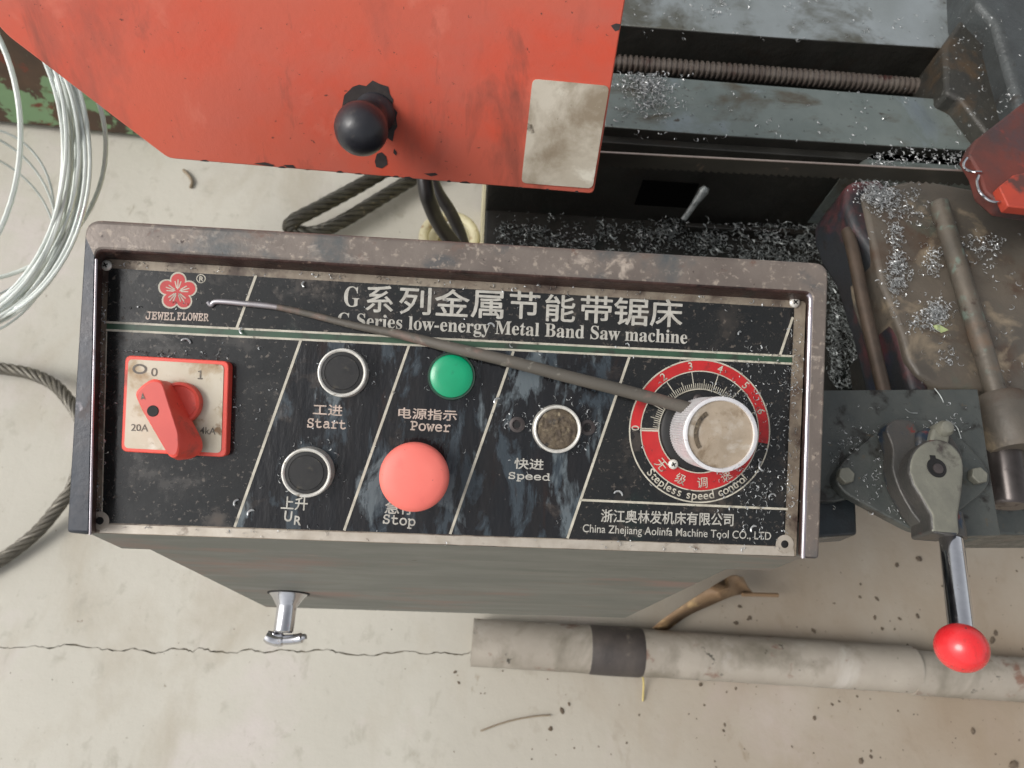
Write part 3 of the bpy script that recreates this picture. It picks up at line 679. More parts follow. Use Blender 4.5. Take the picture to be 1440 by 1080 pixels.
# ---- cam lock on the front
def on_front(u, v_): return hit(u, v_, Vector((0, YF + .0006, 0)), Vector((0, 1, 0)))
lc = on_front(406, 834); FL = frame(lc, Vector((1, 0, 0)), Vector((0, 0, 1)))
ls = depth(lc) / F
lock = mesh_obj('cam_lock', *lathe([(26 * ls, -.001), (26 * ls, .0012), (22 * ls, .004), (15 * ls, .011), (13.5 * ls, .0125), (13.5 * ls, .034), (12 * ls, .0352), (11 * ls, .0354)], 0, 0, 40), chrome_m, console, FL)
mesh_obj('lock_gasket', *lathe([(29 * ls, -.0005), (29 * ls, .001), (24 * ls, .0012)], 0, 0, 32), hole_m, lock, FL)
k0 = FL @ Vector((-.001, 0, .037))
pts = spline([k0 + Vector((-.014, -.001, .001)), k0 + Vector((-.006, -.004, -.001)), k0 + Vector((.004, -.004, -.001)), k0 + Vector((.014, -.003, 0)), k0 + Vector((.022, -.001, .002))], 6)
mesh_obj('wing_key', *tube(pts, [.0048, .0052, .0056] + [.0058] * 8 + [.0045] * (len(pts) - 14) + [.003, .0028, .0024][:3], 12), chrome_m, lock)

# ------------------------------------------------------------------ ELECTRODE lying across the panel
ep = [(292, 424, .0022), (297, 429, .0016), (305, 424, .002), (345, 427, .0024), (390, 432, .0024), (440, 443, .003), (500, 458, .0045), (560, 470, .006), (640, 490, .011),
      (720, 509, .0135), (800, 530, .0145), (880, 550, .015), (960, 572, .0155), (985, 579, .0155)]
pts = [FP @ Vector((*pl(u, v_, h), h)) for u, v_, h in ep]
sp = spline(pts, 8); n_ = len(sp)
radpx = [3, 3.2, 3.8, 4.2, 4.4, 4.8, 5.2, 6.4, 8, 8.6, 8.8, 9, 9, 9]
rd = []
for i in range(n_):
    t = i / 8; k = min(int(t), len(radpx) - 2); rd.append((radpx[k] + (radpx[k + 1] - radpx[k]) * (t - k)) * .45 / F)
er = thing('welding_rod', pts[6], 'thin grey welding rod lying across the panel from the flower emblem to the speed knob', 'rod')
mesh_obj('bare_core', *tube(sp[:4 * 8 + 1], rd[:4 * 8 + 1], 12), electroden_m, er)
mesh_obj('coated_shaft', *tube(sp[4 * 8:], rd[4 * 8:], 14), electrode_m, er)

# ------------------------------------------------------------------ RED SAW COVER
cb = R(66); CU = Vector((0, math.cos(cb), math.sin(cb))); co = hd(535, 250, .55)
FC = frame(co, Vector((1, 0, 0)), CU); CN = FC.to_3x3().col[2]; FCI = FC.inverted()
def pc(u, v_, h=0.): q = FCI @ hit(u, v_, co + CN * h, CN); return (q.x, q.y)
cov = thing('saw_cover', co - CN * .05, 'large faded red sheet metal saw cover with a black ball knob and blank label', 'machine cover')
cpx = [(237, 223), (835, 273), (884, -30), (900, -120), (-60, -120), (-60, -30), (10, 50)]
cp = [pc(*p) for p in cpx]
body = mesh_obj('cover_panel', *prism(round_poly(cp, .004, 3), -.045, 0), cover_m, cov, FC, bev=.0018, seg=2, ang=45)
# chipped patches of bare metal
def patch(pts, h, m, parent, name='chipped_patch'):
    P = [pc(u, v_, h) for u, v_ in pts]; return mesh_obj(name, [(x, y, h) for x, y in P], [tuple(range(len(P)))], m, parent, FC, smooth=False)
patch([(481, 150), (484, 134), (496, 122), (505, 119), (515, 121), (524, 113), (534, 118), (546, 122), (548, 132), (553, 140), (552, 150), (559, 158), (557, 166), (559, 178), (555, 184), (552, 199), (545, 194), (540, 196), (530, 205), (500, 200), (485, 180)], .0003, bare_m, cov)
patch([(530, 216), (537, 214), (543, 220), (545, 231), (537, 237), (529, 235), (527, 227)], .0003, bare_m, cov)
patch([(554, 209), (558, 214), (557, 219), (553, 215)], .0003, bare_m, cov)
patch([(859, 36), (866, 33), (873, 34), (871, 42), (865, 44)], .0003, bare_m, cov)
patch([(357, 230), (372, 228), (386, 232), (383, 234.5)], .0003, bare_m, cov)
patch([(596, 244), (612, 243), (616, 246), (606, 248)], .0003, bare_m, cov)
patch([(398, 232), (412, 232), (416, 236.6), (404, 235.8)], .0003, bare_m, cov)
ebp = [pc(237, 223, 0), pc(835, 273, 0)]
for _ in range(16):
    t = random.random(); u = 245 + t * 585; v_ = 223.5 + (u - 237) * .0836; w_ = random.uniform(2, 9); hgt_ = random.uniform(1, 3.2)
    patch([(u - w_, v_ - w_ * .0836 - .6), (u - w_ * .5, v_ - hgt_), (u + w_ * .3, v_ - hgt_ * 1.1), (u + w_, v_ + w_ * .0836 - .8), (u, v_ - .4)], .00025, bare_m, cov)
# label
lp = [pc(749, 111, .0006), pc(857, 121, .0006), pc(833, 265, .0006), pc(733, 257, .0006)]
mesh_obj('blank_label', *prism(round_poly(lp, .004, 4), .0002, .0008), label_m, cov, FC, ang=30)
# ball knob: stem leaves the cover, ball sits lower in view
kb_ = FC @ Vector((*pc(527, 158), 0)); r_b = 37.5
bcen = hd(508, 181, depth(kb_) - .028); rb = r_b * depth(bcen) / F
ax = CN; FK = frame(kb_, Vector((1, 0, 0)), FC.to_3x3().col[1])
kax = (bcen - kb_); kl = kax.length; kax.normalize(); FK = frame(kb_, kax.orthogonal(), kax.cross(kax.orthogonal()))
if FK.to_3x3().col[2].dot(kax) < 0: FK = frame(kb_, -kax.orthogonal(), kax.cross(kax.orthogonal()))
prof = [(rb * .82, .0005), (rb * .78, .004), (rb * .66, .006), (rb * .66, kl * .45), (rb * .8, kl * .55)]
for k in range(10):
    a = R(-35 + k * 12.5); prof.append((rb * math.cos(a), kl + rb * math.sin(a)))
kn = mesh_obj('ball_knob', *lathe([(x, max(.0004, h)) for x, h in prof], 0, 0, 48), rubber_m, cov, FK, ang=60)

# ------------------------------------------------------------------ SAW BED
ZR = .60
bed = thing('saw_bed', hz(1250, 700, 0), 'dark oily machine bed with two ground steel rails and a threaded screw', 'machine bed')
zprism([(850, 101), (1060, 118), (1290, 136), (1400, 146), (1400, 214), (1200, 202), (1010, 190), (850, 178)], ZR, .50, 'rail', [rail_m, dark_m], bed, bev=.0015)
zprism([(830, -60), (1400, -30), (1361, 14), (1330, 68), (1100, 53), (830, 32)], ZR, .50, 'rail', [rail2_m, dark_m], bed, bev=.0015)
for o in bed.children:
    for i, p in enumerate(o.data.polygons): p.material_index = 0 if i == 1 else 1
zprism([(660, -80), (1600, -80), (1600, 260), (840, 210), (700, 200)], .50, .44, 'bed_casting', dark_m, bed)
# front web below the front rail
a = hz(680, 181, ZR - .02); yw = hz(1000, 200, ZR).y
xl = hz(683, 300, .48).x; xr = hz(1600, 200, .5).x
mesh_obj('bed_web', *box(xl, xr, yw + .002, yw + .04, .40, ZR - .012), dark_m, bed, bev=.001)
# web pocket with a shiny bar inside
def on_y(u, v_, y): return hit(u, v_, Vector((0, y, 0)), Vector((0, 1, 0)))
yfp = yw - .006
q0 = on_y(905, 262, yfp); q1 = on_y(968, 300, yfp)
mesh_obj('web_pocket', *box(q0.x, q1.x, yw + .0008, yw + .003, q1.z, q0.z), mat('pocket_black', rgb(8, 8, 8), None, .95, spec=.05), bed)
zt = .47
mesh_obj('tray', *box(xl, hz(1215, 400, zt).x, hz(1180, 660, zt).y, yw + .004, zt - .012, zt), dark_m, bed, bev=.002)
mesh_obj('tray_ledge', *box(hz(960, 325, zt).x, hz(1195, 325, zt).x, on_y(1, 1, 0).y * 0 + hz(1000, 322, zt + .012).y, hz(1000, 316, zt + .012).y, zt + .0005, zt + .014), dark_m, bed, bev=.001)
p0_, p1_ = on_y(961, 309, yw - .03), on_y(990, 268, yw - .012)
mesh_obj('shiny_peg', *tube([p0_, (p0_ + p1_) / 2, p1_, p1_ + (p1_ - p0_) * .12], [.0032, .0034, .0052, .0034], 14), chipd_m, bed)
# pedestal down to the floor
yb = hz(1300, 690, 0).y
mesh_obj('pedestal', *box(xl + .001, xr, yb, yb + .9, 0, .44), dark_m, bed, bev=.003)
# cream edge plate on the left of the base
mesh_obj('cream_edge', *box(xl - .0022, xl - .0005, yb + .001, yb + .5, 0.001, .46), cream_m, bed)
# lead screw
s0, s1 = hz(850, 87, ZR - .03), hz(1322, 124, ZR - .03)
d = (s1 - s0); Ls = d.length; rs = 11.5 * depth(s0.lerp(s1, .5)) / F
pit = 7.75 * depth(s0.lerp(s1, .5)) / F; nth = int(Ls / pit); prof = []
for i in range(nth):
    h = i * pit; prof += [(rs * .78, h), (rs * .8, h + pit * .3), (rs, h + pit * .45), (rs, h + pit * .75), (rs * .8, h + pit * .92)]
FS = frame(s0, d.orthogonal(), d.cross(d.orthogonal()))
mesh_obj('lead_screw', *lathe(prof, 0, 0, 20), screw_m, bed, FS, ang=40)
# end casting at the right
zprism([(1328, 62), (1362, 12), (1372, -40), (1404, -40), (1436, 120), (1436, 170), (1390, 190), (1352, 140), (1330, 130)], ZR + .02, .46, 'end_block', mat('chip_dusted_casting', rgb(58, 56, 50), rgb(44, 43, 40), .5, .2, 30, [(rgb(72, 58, 42), 20, .56, .12, .6), (rgb(130, 130, 126), 200, .62, .06, .4, .5)], bump=.0008, bscale=200), bed, bev=.004, seg=3)
zprism([(1368, -60), (1700, -60), (1700, 240), (1436, 160), (1400, 30), (1372, 0)], ZR + .045, .46, 'end_block', mat('grey_end_casting', rgb(72, 76, 76), rgb(58, 60, 60), .42, .3, 24, [(rgb(46, 38, 32), 30, .56, .12, .5), (rgb(150, 152, 150), 240, .65, .05, .35, .6)], bump=.0008, bscale=200, rvar=.1), bed, bev=.008, seg=3)
# chip-strewn ledge before the front rail
zprism([(1205, 232), (1240, 206), (1400, 216), (1400, 250), (1190, 238)], ZR - .012, .5, 'ledge', rail_m, bed, bev=.001)

# ------------------------------------------------------------------ SAW BLADE
zb1, zb0 = .665, .6475
b0, b1 = hz(820, 213, zb1), hz(1384, 242, zb1)
d = (b1 - b0); d.z = 0; Lb = d.length; d.normalize(); nrm = Vector((-d.y, d.x, 0)); V = []; Fc = []
tp = .0065; nt_ = int(Lb / tp); lowp = [(0, .003)]
for i in range(nt_): lowp += [(i * tp + tp * .08, .0028), (i * tp + tp * .55, .0008), (i * tp + tp * .98, -.0002)]
lowp.append((Lb, .003))
for s_, y in ((0, -.0006), (1, .0006)):
    for x, h in lowp: V.append(b0 + d * x + nrm * y + Vector((0, 0, zb0 - zb1 + h)))
    for x, h in lowp: V.append(b0 + d * x + nrm * y)
nn = len(lowp)
for s_ in (0, 1):
    o_ = s_ * 2 * nn
    for i in range(nn - 1): Fc.append((o_ + i, o_ + i + 1, o_ + nn + i + 1, o_ + nn + i))
for i in range(nn - 1):
    Fc.append((nn + i, nn + i + 1, 3 * nn + i + 1, 3 * nn + i)); Fc.append((i, i + 1, 2 * nn + i + 1, 2 * nn + i))
bl = mesh_obj('saw_blade', V, Fc, blade_m, cov, smooth=False)
mesh_obj('back_edge', *tube([b0 + Vector((0, 0, .0004)), b1 + Vector((0, 0, .0004))], .0009, 6), bladeedge_m, bl)

# ------------------------------------------------------------------ GUIDE ARM (red, right edge)
arm = thing('guide_arm', hz(1420, 220, .62), 'grimy red blade guide arm at the right edge holding the blade end', 'guide arm')
zprism([(1362, 216), (1372, 196), (1412, 165), (1470, 120), (1700, 110), (1700, 330), (1470, 300), (1410, 290), (1385, 268), (1376, 240)], .68, .666, 'arm_body', armred_m, arm, bev=.0018, seg=2)
zprism([(1405, 262), (1425, 246), (1470, 236), (1470, 296), (1418, 290)], .688, .679, 'arm_foot', mat('bright_red_arm_paint', rgb(170, 62, 40), rgb(146, 52, 38), .6, 0, 20, [(rgb(80, 48, 42), 30, .5, .1, .5)]), arm, bev=.001, seg=2)
def wire(px, r, name, m, parent, nsp=8, seg=8):
    pts = spline([hz(u, v_, z) for u, v_, z in px], nsp); return mesh_obj(name, *tube(pts, r, seg), m, parent)
wire([(1376, 247, .682), (1374, 256, .683), (1378, 270, .684), (1390, 281, .684), (1402, 284, .684), (1413, 283, .682)], .0011, 'guide_wire', chrome_m, arm)
wire([(1360, 222, .682), (1355, 230, .682), (1357, 237, .682), (1366, 241, .682), (1380, 242, .682)], .0010, 'guide_wire', chrome_m, arm)

# ------------------------------------------------------------------ VISE / WORK TABLE CASTING
ZV = .615
vise = thing('vise_casting', hz(1330, 420, ZV - .1), 'brown grey vise casting strewn with steel chips under a rusty round bar', 'vise')
zprism([(1212, 270), (1290, 250), (1420, 275), (1700, 300), (1700, 560), (1372, 548), (1330, 546), (1310, 540), (1290, 527), (1277, 505), (1268, 470), (1240, 400)], ZV, ZV - .05, 'table_plate', cast_m, vise, bev=.004, seg=3)
zprism([(1188, 262), (1200, 252), (1240, 250), (1272, 300), (1284, 400), (1294, 500), (1312, 552), (1282, 552), (1266, 490), (1248, 425), (1222, 350), (1200, 318), (1189, 288)], ZV - .0045, ZV - .07, 'rounded_lip', lip_m, vise, bev=.012, seg=4)
wire([(1192, 325, .60), (1201, 360, .606), (1214, 425, .607), (1230, 495, .607), (1244, 555, .607)], .0056, 'edge_bar', mat('brown_oiled_bar', rgb(92, 78, 66), rgb(70, 60, 52), .4, .4, 60), vise, seg=14)
zprism([(1243, 470), (1258, 470), (1276, 552), (1256, 552)], .585, .52, 'side_rib', dark_m, vise, bev=.003)
zr = ZV + .0095
r0_, r1_ = hz(1320, 284, zr), hz(1412, 590, zr)
dd = (r1_ - r0_).normalized(); rr_ = 13 * depth(r0_.lerp(r1_, .5)) / F
V, Fc = lathe([(rr_ * .8, 0), (rr_ * .95, .001), (rr_, .003), (rr_, (r1_ - r0_).length)], 0, 0, 32)
FRD = frame(r0_, ZUP.cross(dd), dd.cross(ZUP.cross(dd)))
bar = mesh_obj('round_bar', V, Fc, rust_m, vise, frame(r0_, dd.orthogonal(), dd.cross(dd.orthogonal())), ang=40)
c0, c1 = hz(1405, 556, zr), hz(1420, 632, zr); dd2 = (r1_ - r0_).normalized(); cr = 33 * depth(c0) / F
V, Fc = lathe([(cr * .86, 0), (cr, .004), (cr * 1.02, .03), (cr, (c1 - c0).length - .004), (cr * .9, (c1 - c0).length)], 0, 0, 40)
mesh_obj('bar_boss', V, Fc, cast_m, vise, frame(c0, dd2.orthogonal(), dd2.cross(dd2.orthogonal())), ang=40)
c2, c3 = hz(1408, 620, zr - .012), hz(1420, 712, zr - .012); cr2 = 24 * depth(c2) / F; dd3 = (c3 - c2).normalized()
V, Fc = lathe([(cr2, 0), (cr2, (c3 - c2).length - .002), (cr2 * .88, (c3 - c2).length)], 0, 0, 32)
mesh_obj('screw_shaft', V, Fc, mat('dark_shaft', rgb(92, 86, 84), rgb(64, 60, 58), .3, .7, 40, [(rgb(44, 36, 34), 60, .55, .1, .5, .2)]), vise, frame(c2, dd3.orthogonal(), dd3.cross(dd3.orthogonal())), ang=40)
zprism([(1372, 700), (1700, 700), (1700, 752), (1392, 752)], .56, .5, 'support_bracket', iron_m, vise, bev=.002)
zprism([(1300, 548), (1700, 555), (1700, 705), (1340, 700)], .57, .5, 'support_bracket', iron_m, vise, bev=.002)

# ------------------------------------------------------------------ HAND LEVER VALVE
ZP = .655
val = thing('lever_valve', hz(1290, 650, ZP - .03), 'green grey hand lever valve with a red ball grip on a dark plate', 'hand lever')
zprism([(1130, 549), (1375, 547), (1391, 655), (1407, 753), (1352, 754), (1332, 700), (1240, 690), (1175, 705), (1130, 705)], ZP, ZP - .008, 'mounting_plate', iron_m, val, bev=.0006)
zprism([(1130, 690), (1204, 700), (1206, 752), (1130, 757)], ZP - .006, ZP - .03, 'side_block', mat('blue_black_block', rgb(48, 56, 60), rgb(36, 36, 36), .35, .3, 60, [(rgb(120, 130, 136), 60, .6, .1, .3)], bump=.0004), val, bev=.002)
fl = [(1172, 672), (1186, 648), (1258, 586), (1330, 592), (1386, 652), (1394, 672), (1386, 690), (1315, 745), (1290, 748), (1240, 722), (1186, 692)]
P = [hz(u, v_, ZP + .009) for u, v_ in fl]
flange = mesh_obj('flange', *prism(round_poly([(p.x, p.y) for p in P][::-1], .006, 3), ZP + .0003, ZP + .009), iron_m, val, bev=.0012, ang=40)
def hexbolt(u, v_, z, rp, parent):
    c = hz(u, v_, z + .006); r = rp * depth(c) / F
    P = [(c.x + r * math.cos(R(60 * k + 12)), c.y + r * math.sin(R(60 * k + 12))) for k in range(6)]
    return mesh_obj('hex_bolt', *prism(P, z + .0002, z + .0065), hub_m, parent, bev=.0008, ang=30)
hexbolt(1191, 668, ZP + .009, 12.5, val); hexbolt(1378, 668, ZP + .009, 12.5, val)
def tear(scale=1.):
    pts = []
    for k in range(17):
        a = R(-8 + 196 * k / 16); pts.append((1317 + 39.5 * scale * math.cos(a), 658 - 41 * scale * math.sin(a)))
    pts += [(1284, 682), (1298, 704), (1309, 724), (1311, 749), (1351, 752), (1349, 725), (1354, 692)]
    return pts
zt_ = ZP + .034; P = [hz(u, v_, zt_) for u, v_ in tear()]
hubo = mesh_obj('lever_hub', *prism([(p.x, p.y) for p in P], ZP + .009, zt_), [hub_m, hubside_m], val, bev=.0022, seg=3, ang=40)
for i, p in enumerate(hubo.data.polygons): p.material_index = 0 if i == 1 else 1
# wide low body of the valve behind the hub
P = [hz(u, v_, ZP + .02) for u, v_ in [(1242, 602), (1256, 590), (1282, 592), (1290, 612), (1330, 606), (1352, 640), (1350, 700), (1330, 745), (1300, 746), (1280, 722), (1262, 690), (1252, 660), (1254, 630)]]
mesh_obj('valve_body', *prism(round_poly([(p.x, p.y) for p in P], .005, 3), ZP + .009, ZP + .022), hubside_m, val, bev=.003, seg=3, ang=40)
c = hz(1326, 604, ZP + .03); 
mesh_obj('stop_lug', *lathe([(.0056, ZP + .012), (.006, ZP + .02), (.0056, ZP + .033), (.004, ZP + .036), (.001, ZP + .037)], c.x, c.y, 24), hub_m, val)
zprism([(1313, 600), (1338, 604), (1334, 632), (1306, 630)], ZP + .031, ZP + .02, 'stop_rib', hub_m, val, bev=.002)
zprism([(1290, 606), (1312, 598), (1316, 632), (1292, 634)], ZP + .026, ZP + .012, 'stop_rib', hubside_m, val, bev=.003)
c = hz(1317, 658, zt_); r = 13.5 * depth(c) / F
mesh_obj('shaft_socket', *lathe([(r * 1.05, zt_ + .0002), (r, zt_ + .0006), (r * .9, zt_ + .0004), (r * .5, zt_ + .00045)], c.x, c.y, 32), hole_m, val)
mesh_obj('shaft_socket_key', *box(c.x - r * .5, c.x + r * .1, c.y + r * .7, c.y + r * 1.35, zt_ + .0002, zt_ + .0005), hole_m, val)
mesh_obj('shaft_end', *lathe([(r * .55, zt_ + .0005), (r * .52, zt_ + .0012), (r * .3, zt_ + .0014)], c.x + .0006, c.y - .0006, 18), bare_m, val)
# socket for the rod, rod, ball grip
g0 = hz(1333, 722, ZP + .022); g1 = hz(1337, 757, ZP + .022)
mesh_obj('rod_socket', *tube([g0, g0.lerp(g1, .6), g1], [.0085, .0095, .0095], 24), hubside_m, val, ang=40)
h0_ = hz(1337, 752, ZP + .022); h1_ = hz(1353, 893, ZP + .05)
rpx = 15.5 * depth(h0_) / F
mesh_obj('lever_rod', *tube([h0_, h0_.lerp(h1_, .5), h1_], [rpx, rpx, rpx * .98], 32), chrome_m, val, ang=40)
bcn = hz(1352, 911, ZP + .056); rb2 = 35 * depth(bcn) / F; bd = (h1_ - h0_).normalized()
V, Fc = [], []
prof = [(rb2 * .42, -rb2 * .86)] + [(rb2 * math.cos(R(a)) * (1.0), rb2 * .93 * math.sin(R(a)) + 0) for a in range(-60, 91, 10)]
prof = [(max(x, .0002), h) for x, h in prof]
mesh_obj('ball_grip', *lathe(prof, 0, 0, 48), ball_m, val, frame(bcn, bd.orthogonal(), bd.cross(bd.orthogonal())), ang=70)

# ------------------------------------------------------------------ FLOOR THINGS
# pipes
def pipe_obj(u0, v0, u1, v1, rp, label, wob=0.):
    dref = hz((u0 + u1) / 2, (v0 + v1) / 2, .04); r = rp * depth(dref) / F
    a = hz(u0, v0, r); b = hz(u1, v1, r); d = (b - a); L_ = d.length; d.normalize()
    V = []; Fc = []; seg = 40; nn_ = 60
    Fm = frame(a, d.orthogonal(), d.cross(d.orthogonal()))
    t = thing('steel_pipe', a.lerp(b, .5) - Vector((0, 0, r)), label, 'pipe', 'pipes lying on the floor')
    prof = []
    for i in range(nn_ + 1): prof.append((r * (1 + wob * mnoise.noise(Vector((i * .35, 3, 1)))), L_ * i / nn_))
    prof = [(r * .86, .02), (r * .86, 0)] + prof
    mesh_obj('pipe_wall', *lathe(prof, 0, 0, seg, False, False), pipe_m, t, Fm, ang=50)
    return t, Fm, r, L_
t1, Fm, r, L_ = pipe_obj(664, 903, 1282, 941, 32, 'long dirty grey pipe on the floor with a black band round it', .02)
def alongpx(Fm, u0, u1):
    a = (Fm.inverted() @ hz(u0, 920, .04)).z; b = (Fm.inverted() @ hz(u1, 925, .04)).z; return a, b
a_, b_ = alongpx(Fm, 829, 903)
mesh_obj('tape_band', *lathe([(r * 1.0, a_ - .0005), (r * 1.035, a_ + .003), (r * 1.045, (a_ + b_) / 2), (r * 1.035, b_ - .003), (r * 1.0, b_ + .0005)], 0, 0, 48, False, False), tape_m, t1, Fm)
t2, _, _, _ = pipe_obj(1277, 945, 1700, 973, 30, 'shorter dirty grey pipe end under the red ball grip, running out of frame', .03)
# crumpled brown leaf
def sheet_px(px, z, m, label, cat, name, thick=.001):
    pts = [hz(u, v_, z_) for u, v_, z_ in px]; return pts
LP = [[(918, 884, .03), (940, 866, .06), (985, 836, .085), (1012, 818, .09), (1030, 810, .10), (1045, 812, .08)],
      [(925, 886, .02), (955, 862, .06), (995, 840, .075), (1020, 828, .11), (1036, 822, .075), (1052, 826, .065)],
      [(940, 886, .02), (968, 866, .03), (1003, 850, .06), (1026, 840, .07), (1042, 836, .04), (1058, 834, .045)]]
rows = [spline([hz(*p) for p in row], 5) for row in LP]
V = []; Fc = []; nc = len(rows[0])
for rw in rows:
    for i, p in enumerate(rw): V.append(p + Vector((0, 0, .004 * mnoise.noise(p * 60))))
for i in range(2):
    for k in range(nc - 1): Fc.append((i * nc + k, i * nc + k + 1, (i + 1) * nc + k + 1, (i + 1) * nc + k))
lf = mesh_obj('dry_leaf', V, Fc, leaf_m, None, ang=80); so_ = lf.modifiers.new('thickness', 'SOLIDIFY'); so_.thickness = .0012
tag(lf, 'crumpled dry brown leaf curling out from behind the console above the pipe', 'leaf')
st = wire([(1044, 836, .05), (1060, 836, .045), (1094, 837, .04)], .003, 'leaf_stalk', leaf_m, None)
tag(st, 'short pale stalk sticking out right of the dry brown leaf', 'stalk')
s1_ = wire([(903, 945, .03), (905, 962, .01), (904, 986, .003)], .0014, 'straw', straw_m, None); tag(s1_, 'yellow straw on the floor below the banded pipe', 'straw')
tw = wire([(676, 1028, .003), (700, 1019, .004), (725, 1012, .003), (755, 1007, .004), (774, 1006, .003)], .0011, 'twig', twig_m, None); tag(tw, 'thin brown twig on the concrete near the bottom middle', 'twig')
tw2 = wire([(258, 239, .003), (265, 246, .004), (270, 255, .004), (268, 264, .003)], .0028, 'bent_wire_scrap', twig_m, None); tag(tw2, 'small bent wire scrap on the floor left of the dark wire rope', 'wire scrap')

# wire ropes
def rope(px, rp, label, m, group='steel wire ropes on the floor', strands=6, pitch=9, zs=None):
    pts = spline([hz(u, v_, z) for u, v_, z in px], 14)
    r = rp * depth(pts[len(pts) // 2]) / F
    t = thing('wire_rope', pts[len(pts) // 2] - Vector((0, 0, r)), label, 'wire rope', group)
    # resample by arc length
    L_ = [0]
    for i in range(1, len(pts)): L_.append(L_[-1] + (pts[i] - pts[i - 1]).length)
    step = r * .5; n = int(L_[-1] / step); q = []; j = 0
    for i in range(n + 1):
        s_ = L_[-1] * i / n
        while j < len(L_) - 2 and L_[j + 1] < s_: j += 1
        f_ = (s_ - L_[j]) / max(1e-9, L_[j + 1] - L_[j]); q.append(pts[j].lerp(pts[j + 1], f_))
    fr = []; up = ZUP.copy()
    for i, p in enumerate(q):
        d = (q[min(i + 1, n)] - q[max(i - 1, 0)]).normalized(); up = (up - d * up.dot(d)).normalized(); fr.append((p, up.copy(), d.cross(up)))
    for k in range(strands):
        path = []
        for i, (p, u_, s_) in enumerate(fr):
            a = 2 * math.pi * (k / strands + i * step / (pitch * r)); path.append(p + (u_ * math.cos(a) + s_ * math.sin(a)) * r * .66)
        mesh_obj('strand', *tube(path, r * .36, 8), m, t)
    return t
rope([(-60, 512, .03), (0, 518, .03), (50, 528, .035), (88, 552, .04), (120, 610, .05), (104, 680, .04), (88, 705, .035), (50, 750, .02), (0, 788, .015), (-50, 815, .015)], 9,
     'grey twisted wire rope looping under the left edge of the console', rope_m)
rope([(700, 150, .05), (600, 206, .05), (515, 256, .052), (450, 291, .055), (414, 310, .05), (408, 322, .035), (440, 328, .03), (480, 312, .03), (540, 276, .03), (600, 240, .03), (720, 170, .03)], 10,
     'dark doubled wire rope poking out from under the red saw cover', rope2_m)
# black hoses + cream fitting
def hose(px, rp, label):
    pts = spline([hz(u, v_, z) for u, v_, z in px], 8); r = rp * depth(pts[len(pts) // 2]) / F
    o = mesh_obj('hose', *tube(pts, r, 16), cable_m, None, ang=60); return tag(o, label, 'hose', 'black hoses behind the console')
hose([(590, 180, .50), (598, 260, .47), (606, 290, .45), (622, 322, .42), (660, 370, .38)], 11, 'left one of two black hoses passing behind the console top edge')
hose([(598, 190, .42), (610, 258, .40), (632, 296, .38), (646, 326, .36), (662, 380, .33)], 9, 'right and thinner one of two black hoses, crossing the cream ring')
rg = []
cc = hz(632, 334, .16); Rr = 36 * depth(cc) / F
for k in range(48):
    a = 2 * math.pi * k / 48; rg.append(cc + Vector((math.cos(a) * Rr, math.sin(a) * Rr, 0)))
o = mesh_obj('ring_fitting', *tube(rg, Rr * .2, 12, closed=True), cream_m, None); tag(o, 'cream painted ring fitting behind the console beside the black hoses', 'ring')
V, Fc = box(cc.x - .03, cc.x + .03, cc.y + Rr * .9, cc.y + Rr * 1.1, 0, .15)
V, Fc = lathe([(Rr * 1.0, 0.0), (Rr * 1.0, .14), (Rr * .5, .145), (Rr * .5, 0.01)], cc.x, cc.y, 40)
o.select_set(False); mesh_obj('ring_post', V, Fc, cream_m, o)

# wire coil at the left edge
coil = thing('wire_coil', hz(-40, 300, 0), 'coil of pale galvanised wire leaning at the left edge beside the red cover', 'wire coil')
def loop(cx_, cy_, ax_, by_, z, rot_, r, ph=0, zt=0.):
    pts = []
    n = 72
    for k in range(n):
        a = 2 * math.pi * k / n; x = ax_ * math.cos(a); y = by_ * math.sin(a); c_, s_ = math.cos(rot_), math.sin(rot_)
        u = cx_ + x * c_ - y * s_; v_ = cy_ + x * s_ + y * c_
        pts.append(hd(u, v_, z + zt * math.sin(a + ph) + .002 * math.sin(3 * a + ph * 2)))
    return mesh_obj('wire_strand', *tube(pts, r, 7, closed=True), wire_m, coil)
for i in range(44):
    j = i / 43
    loop(-62 + random.uniform(-5, 5), 222 + random.uniform(-9, 9), 156 + j * 28 + random.uniform(-3, 3), 236 + random.uniform(-10, 10) , .80 + random.uniform(0, .03), R(2 + random.uniform(-2.5, 2.5)), .0016 + random.uniform(0, .0006), random.uniform(0, 6), .03)
loop(-60, 212, 150, 240, .78, R(0), .0028, 1, .02); loop(-62, 215, 156, 245, .79, R(1), .003, 2, .02)
loop(-120, 190, 149, 225, .78, R(0), .0028, 1, .02); loop(-45, 205, 194, 190, .84, R(3), .0026, .5, .02)
loop(-70, 330, 150, 150, .9, R(8), .0016, 2, .03); loop(-60, 320, 140, 110, .92, R(20), .0014, 2, .03); loop(-30, 300, 105, 120, .93, R(10), .0016, 2.4, .03)

# green peeling beam at the back left
ga, gb = hz(-400, 140, .0), hz(260, 205, .0); gd = (gb - ga).normalized(); gn = Vector((-gd.y, gd.x, 0))
V = []
for z in (.012, .26):
    for p in (ga, gb, gb + gn * .5, ga + gn * .5): V.append(Vector((p.x, p.y, z)))
bm_ = mesh_obj('painted_steel_beam', V, [(0, 3, 2, 1), (4, 5, 6, 7), (0, 1, 5, 4), (1, 2, 6, 5), (2, 3, 7, 6), (3, 0, 4, 7)], beam_m, None, bev=.008, seg=3)
tag(bm_, 'rusty steel beam with peeling green paint behind the wire coil', 'beam')

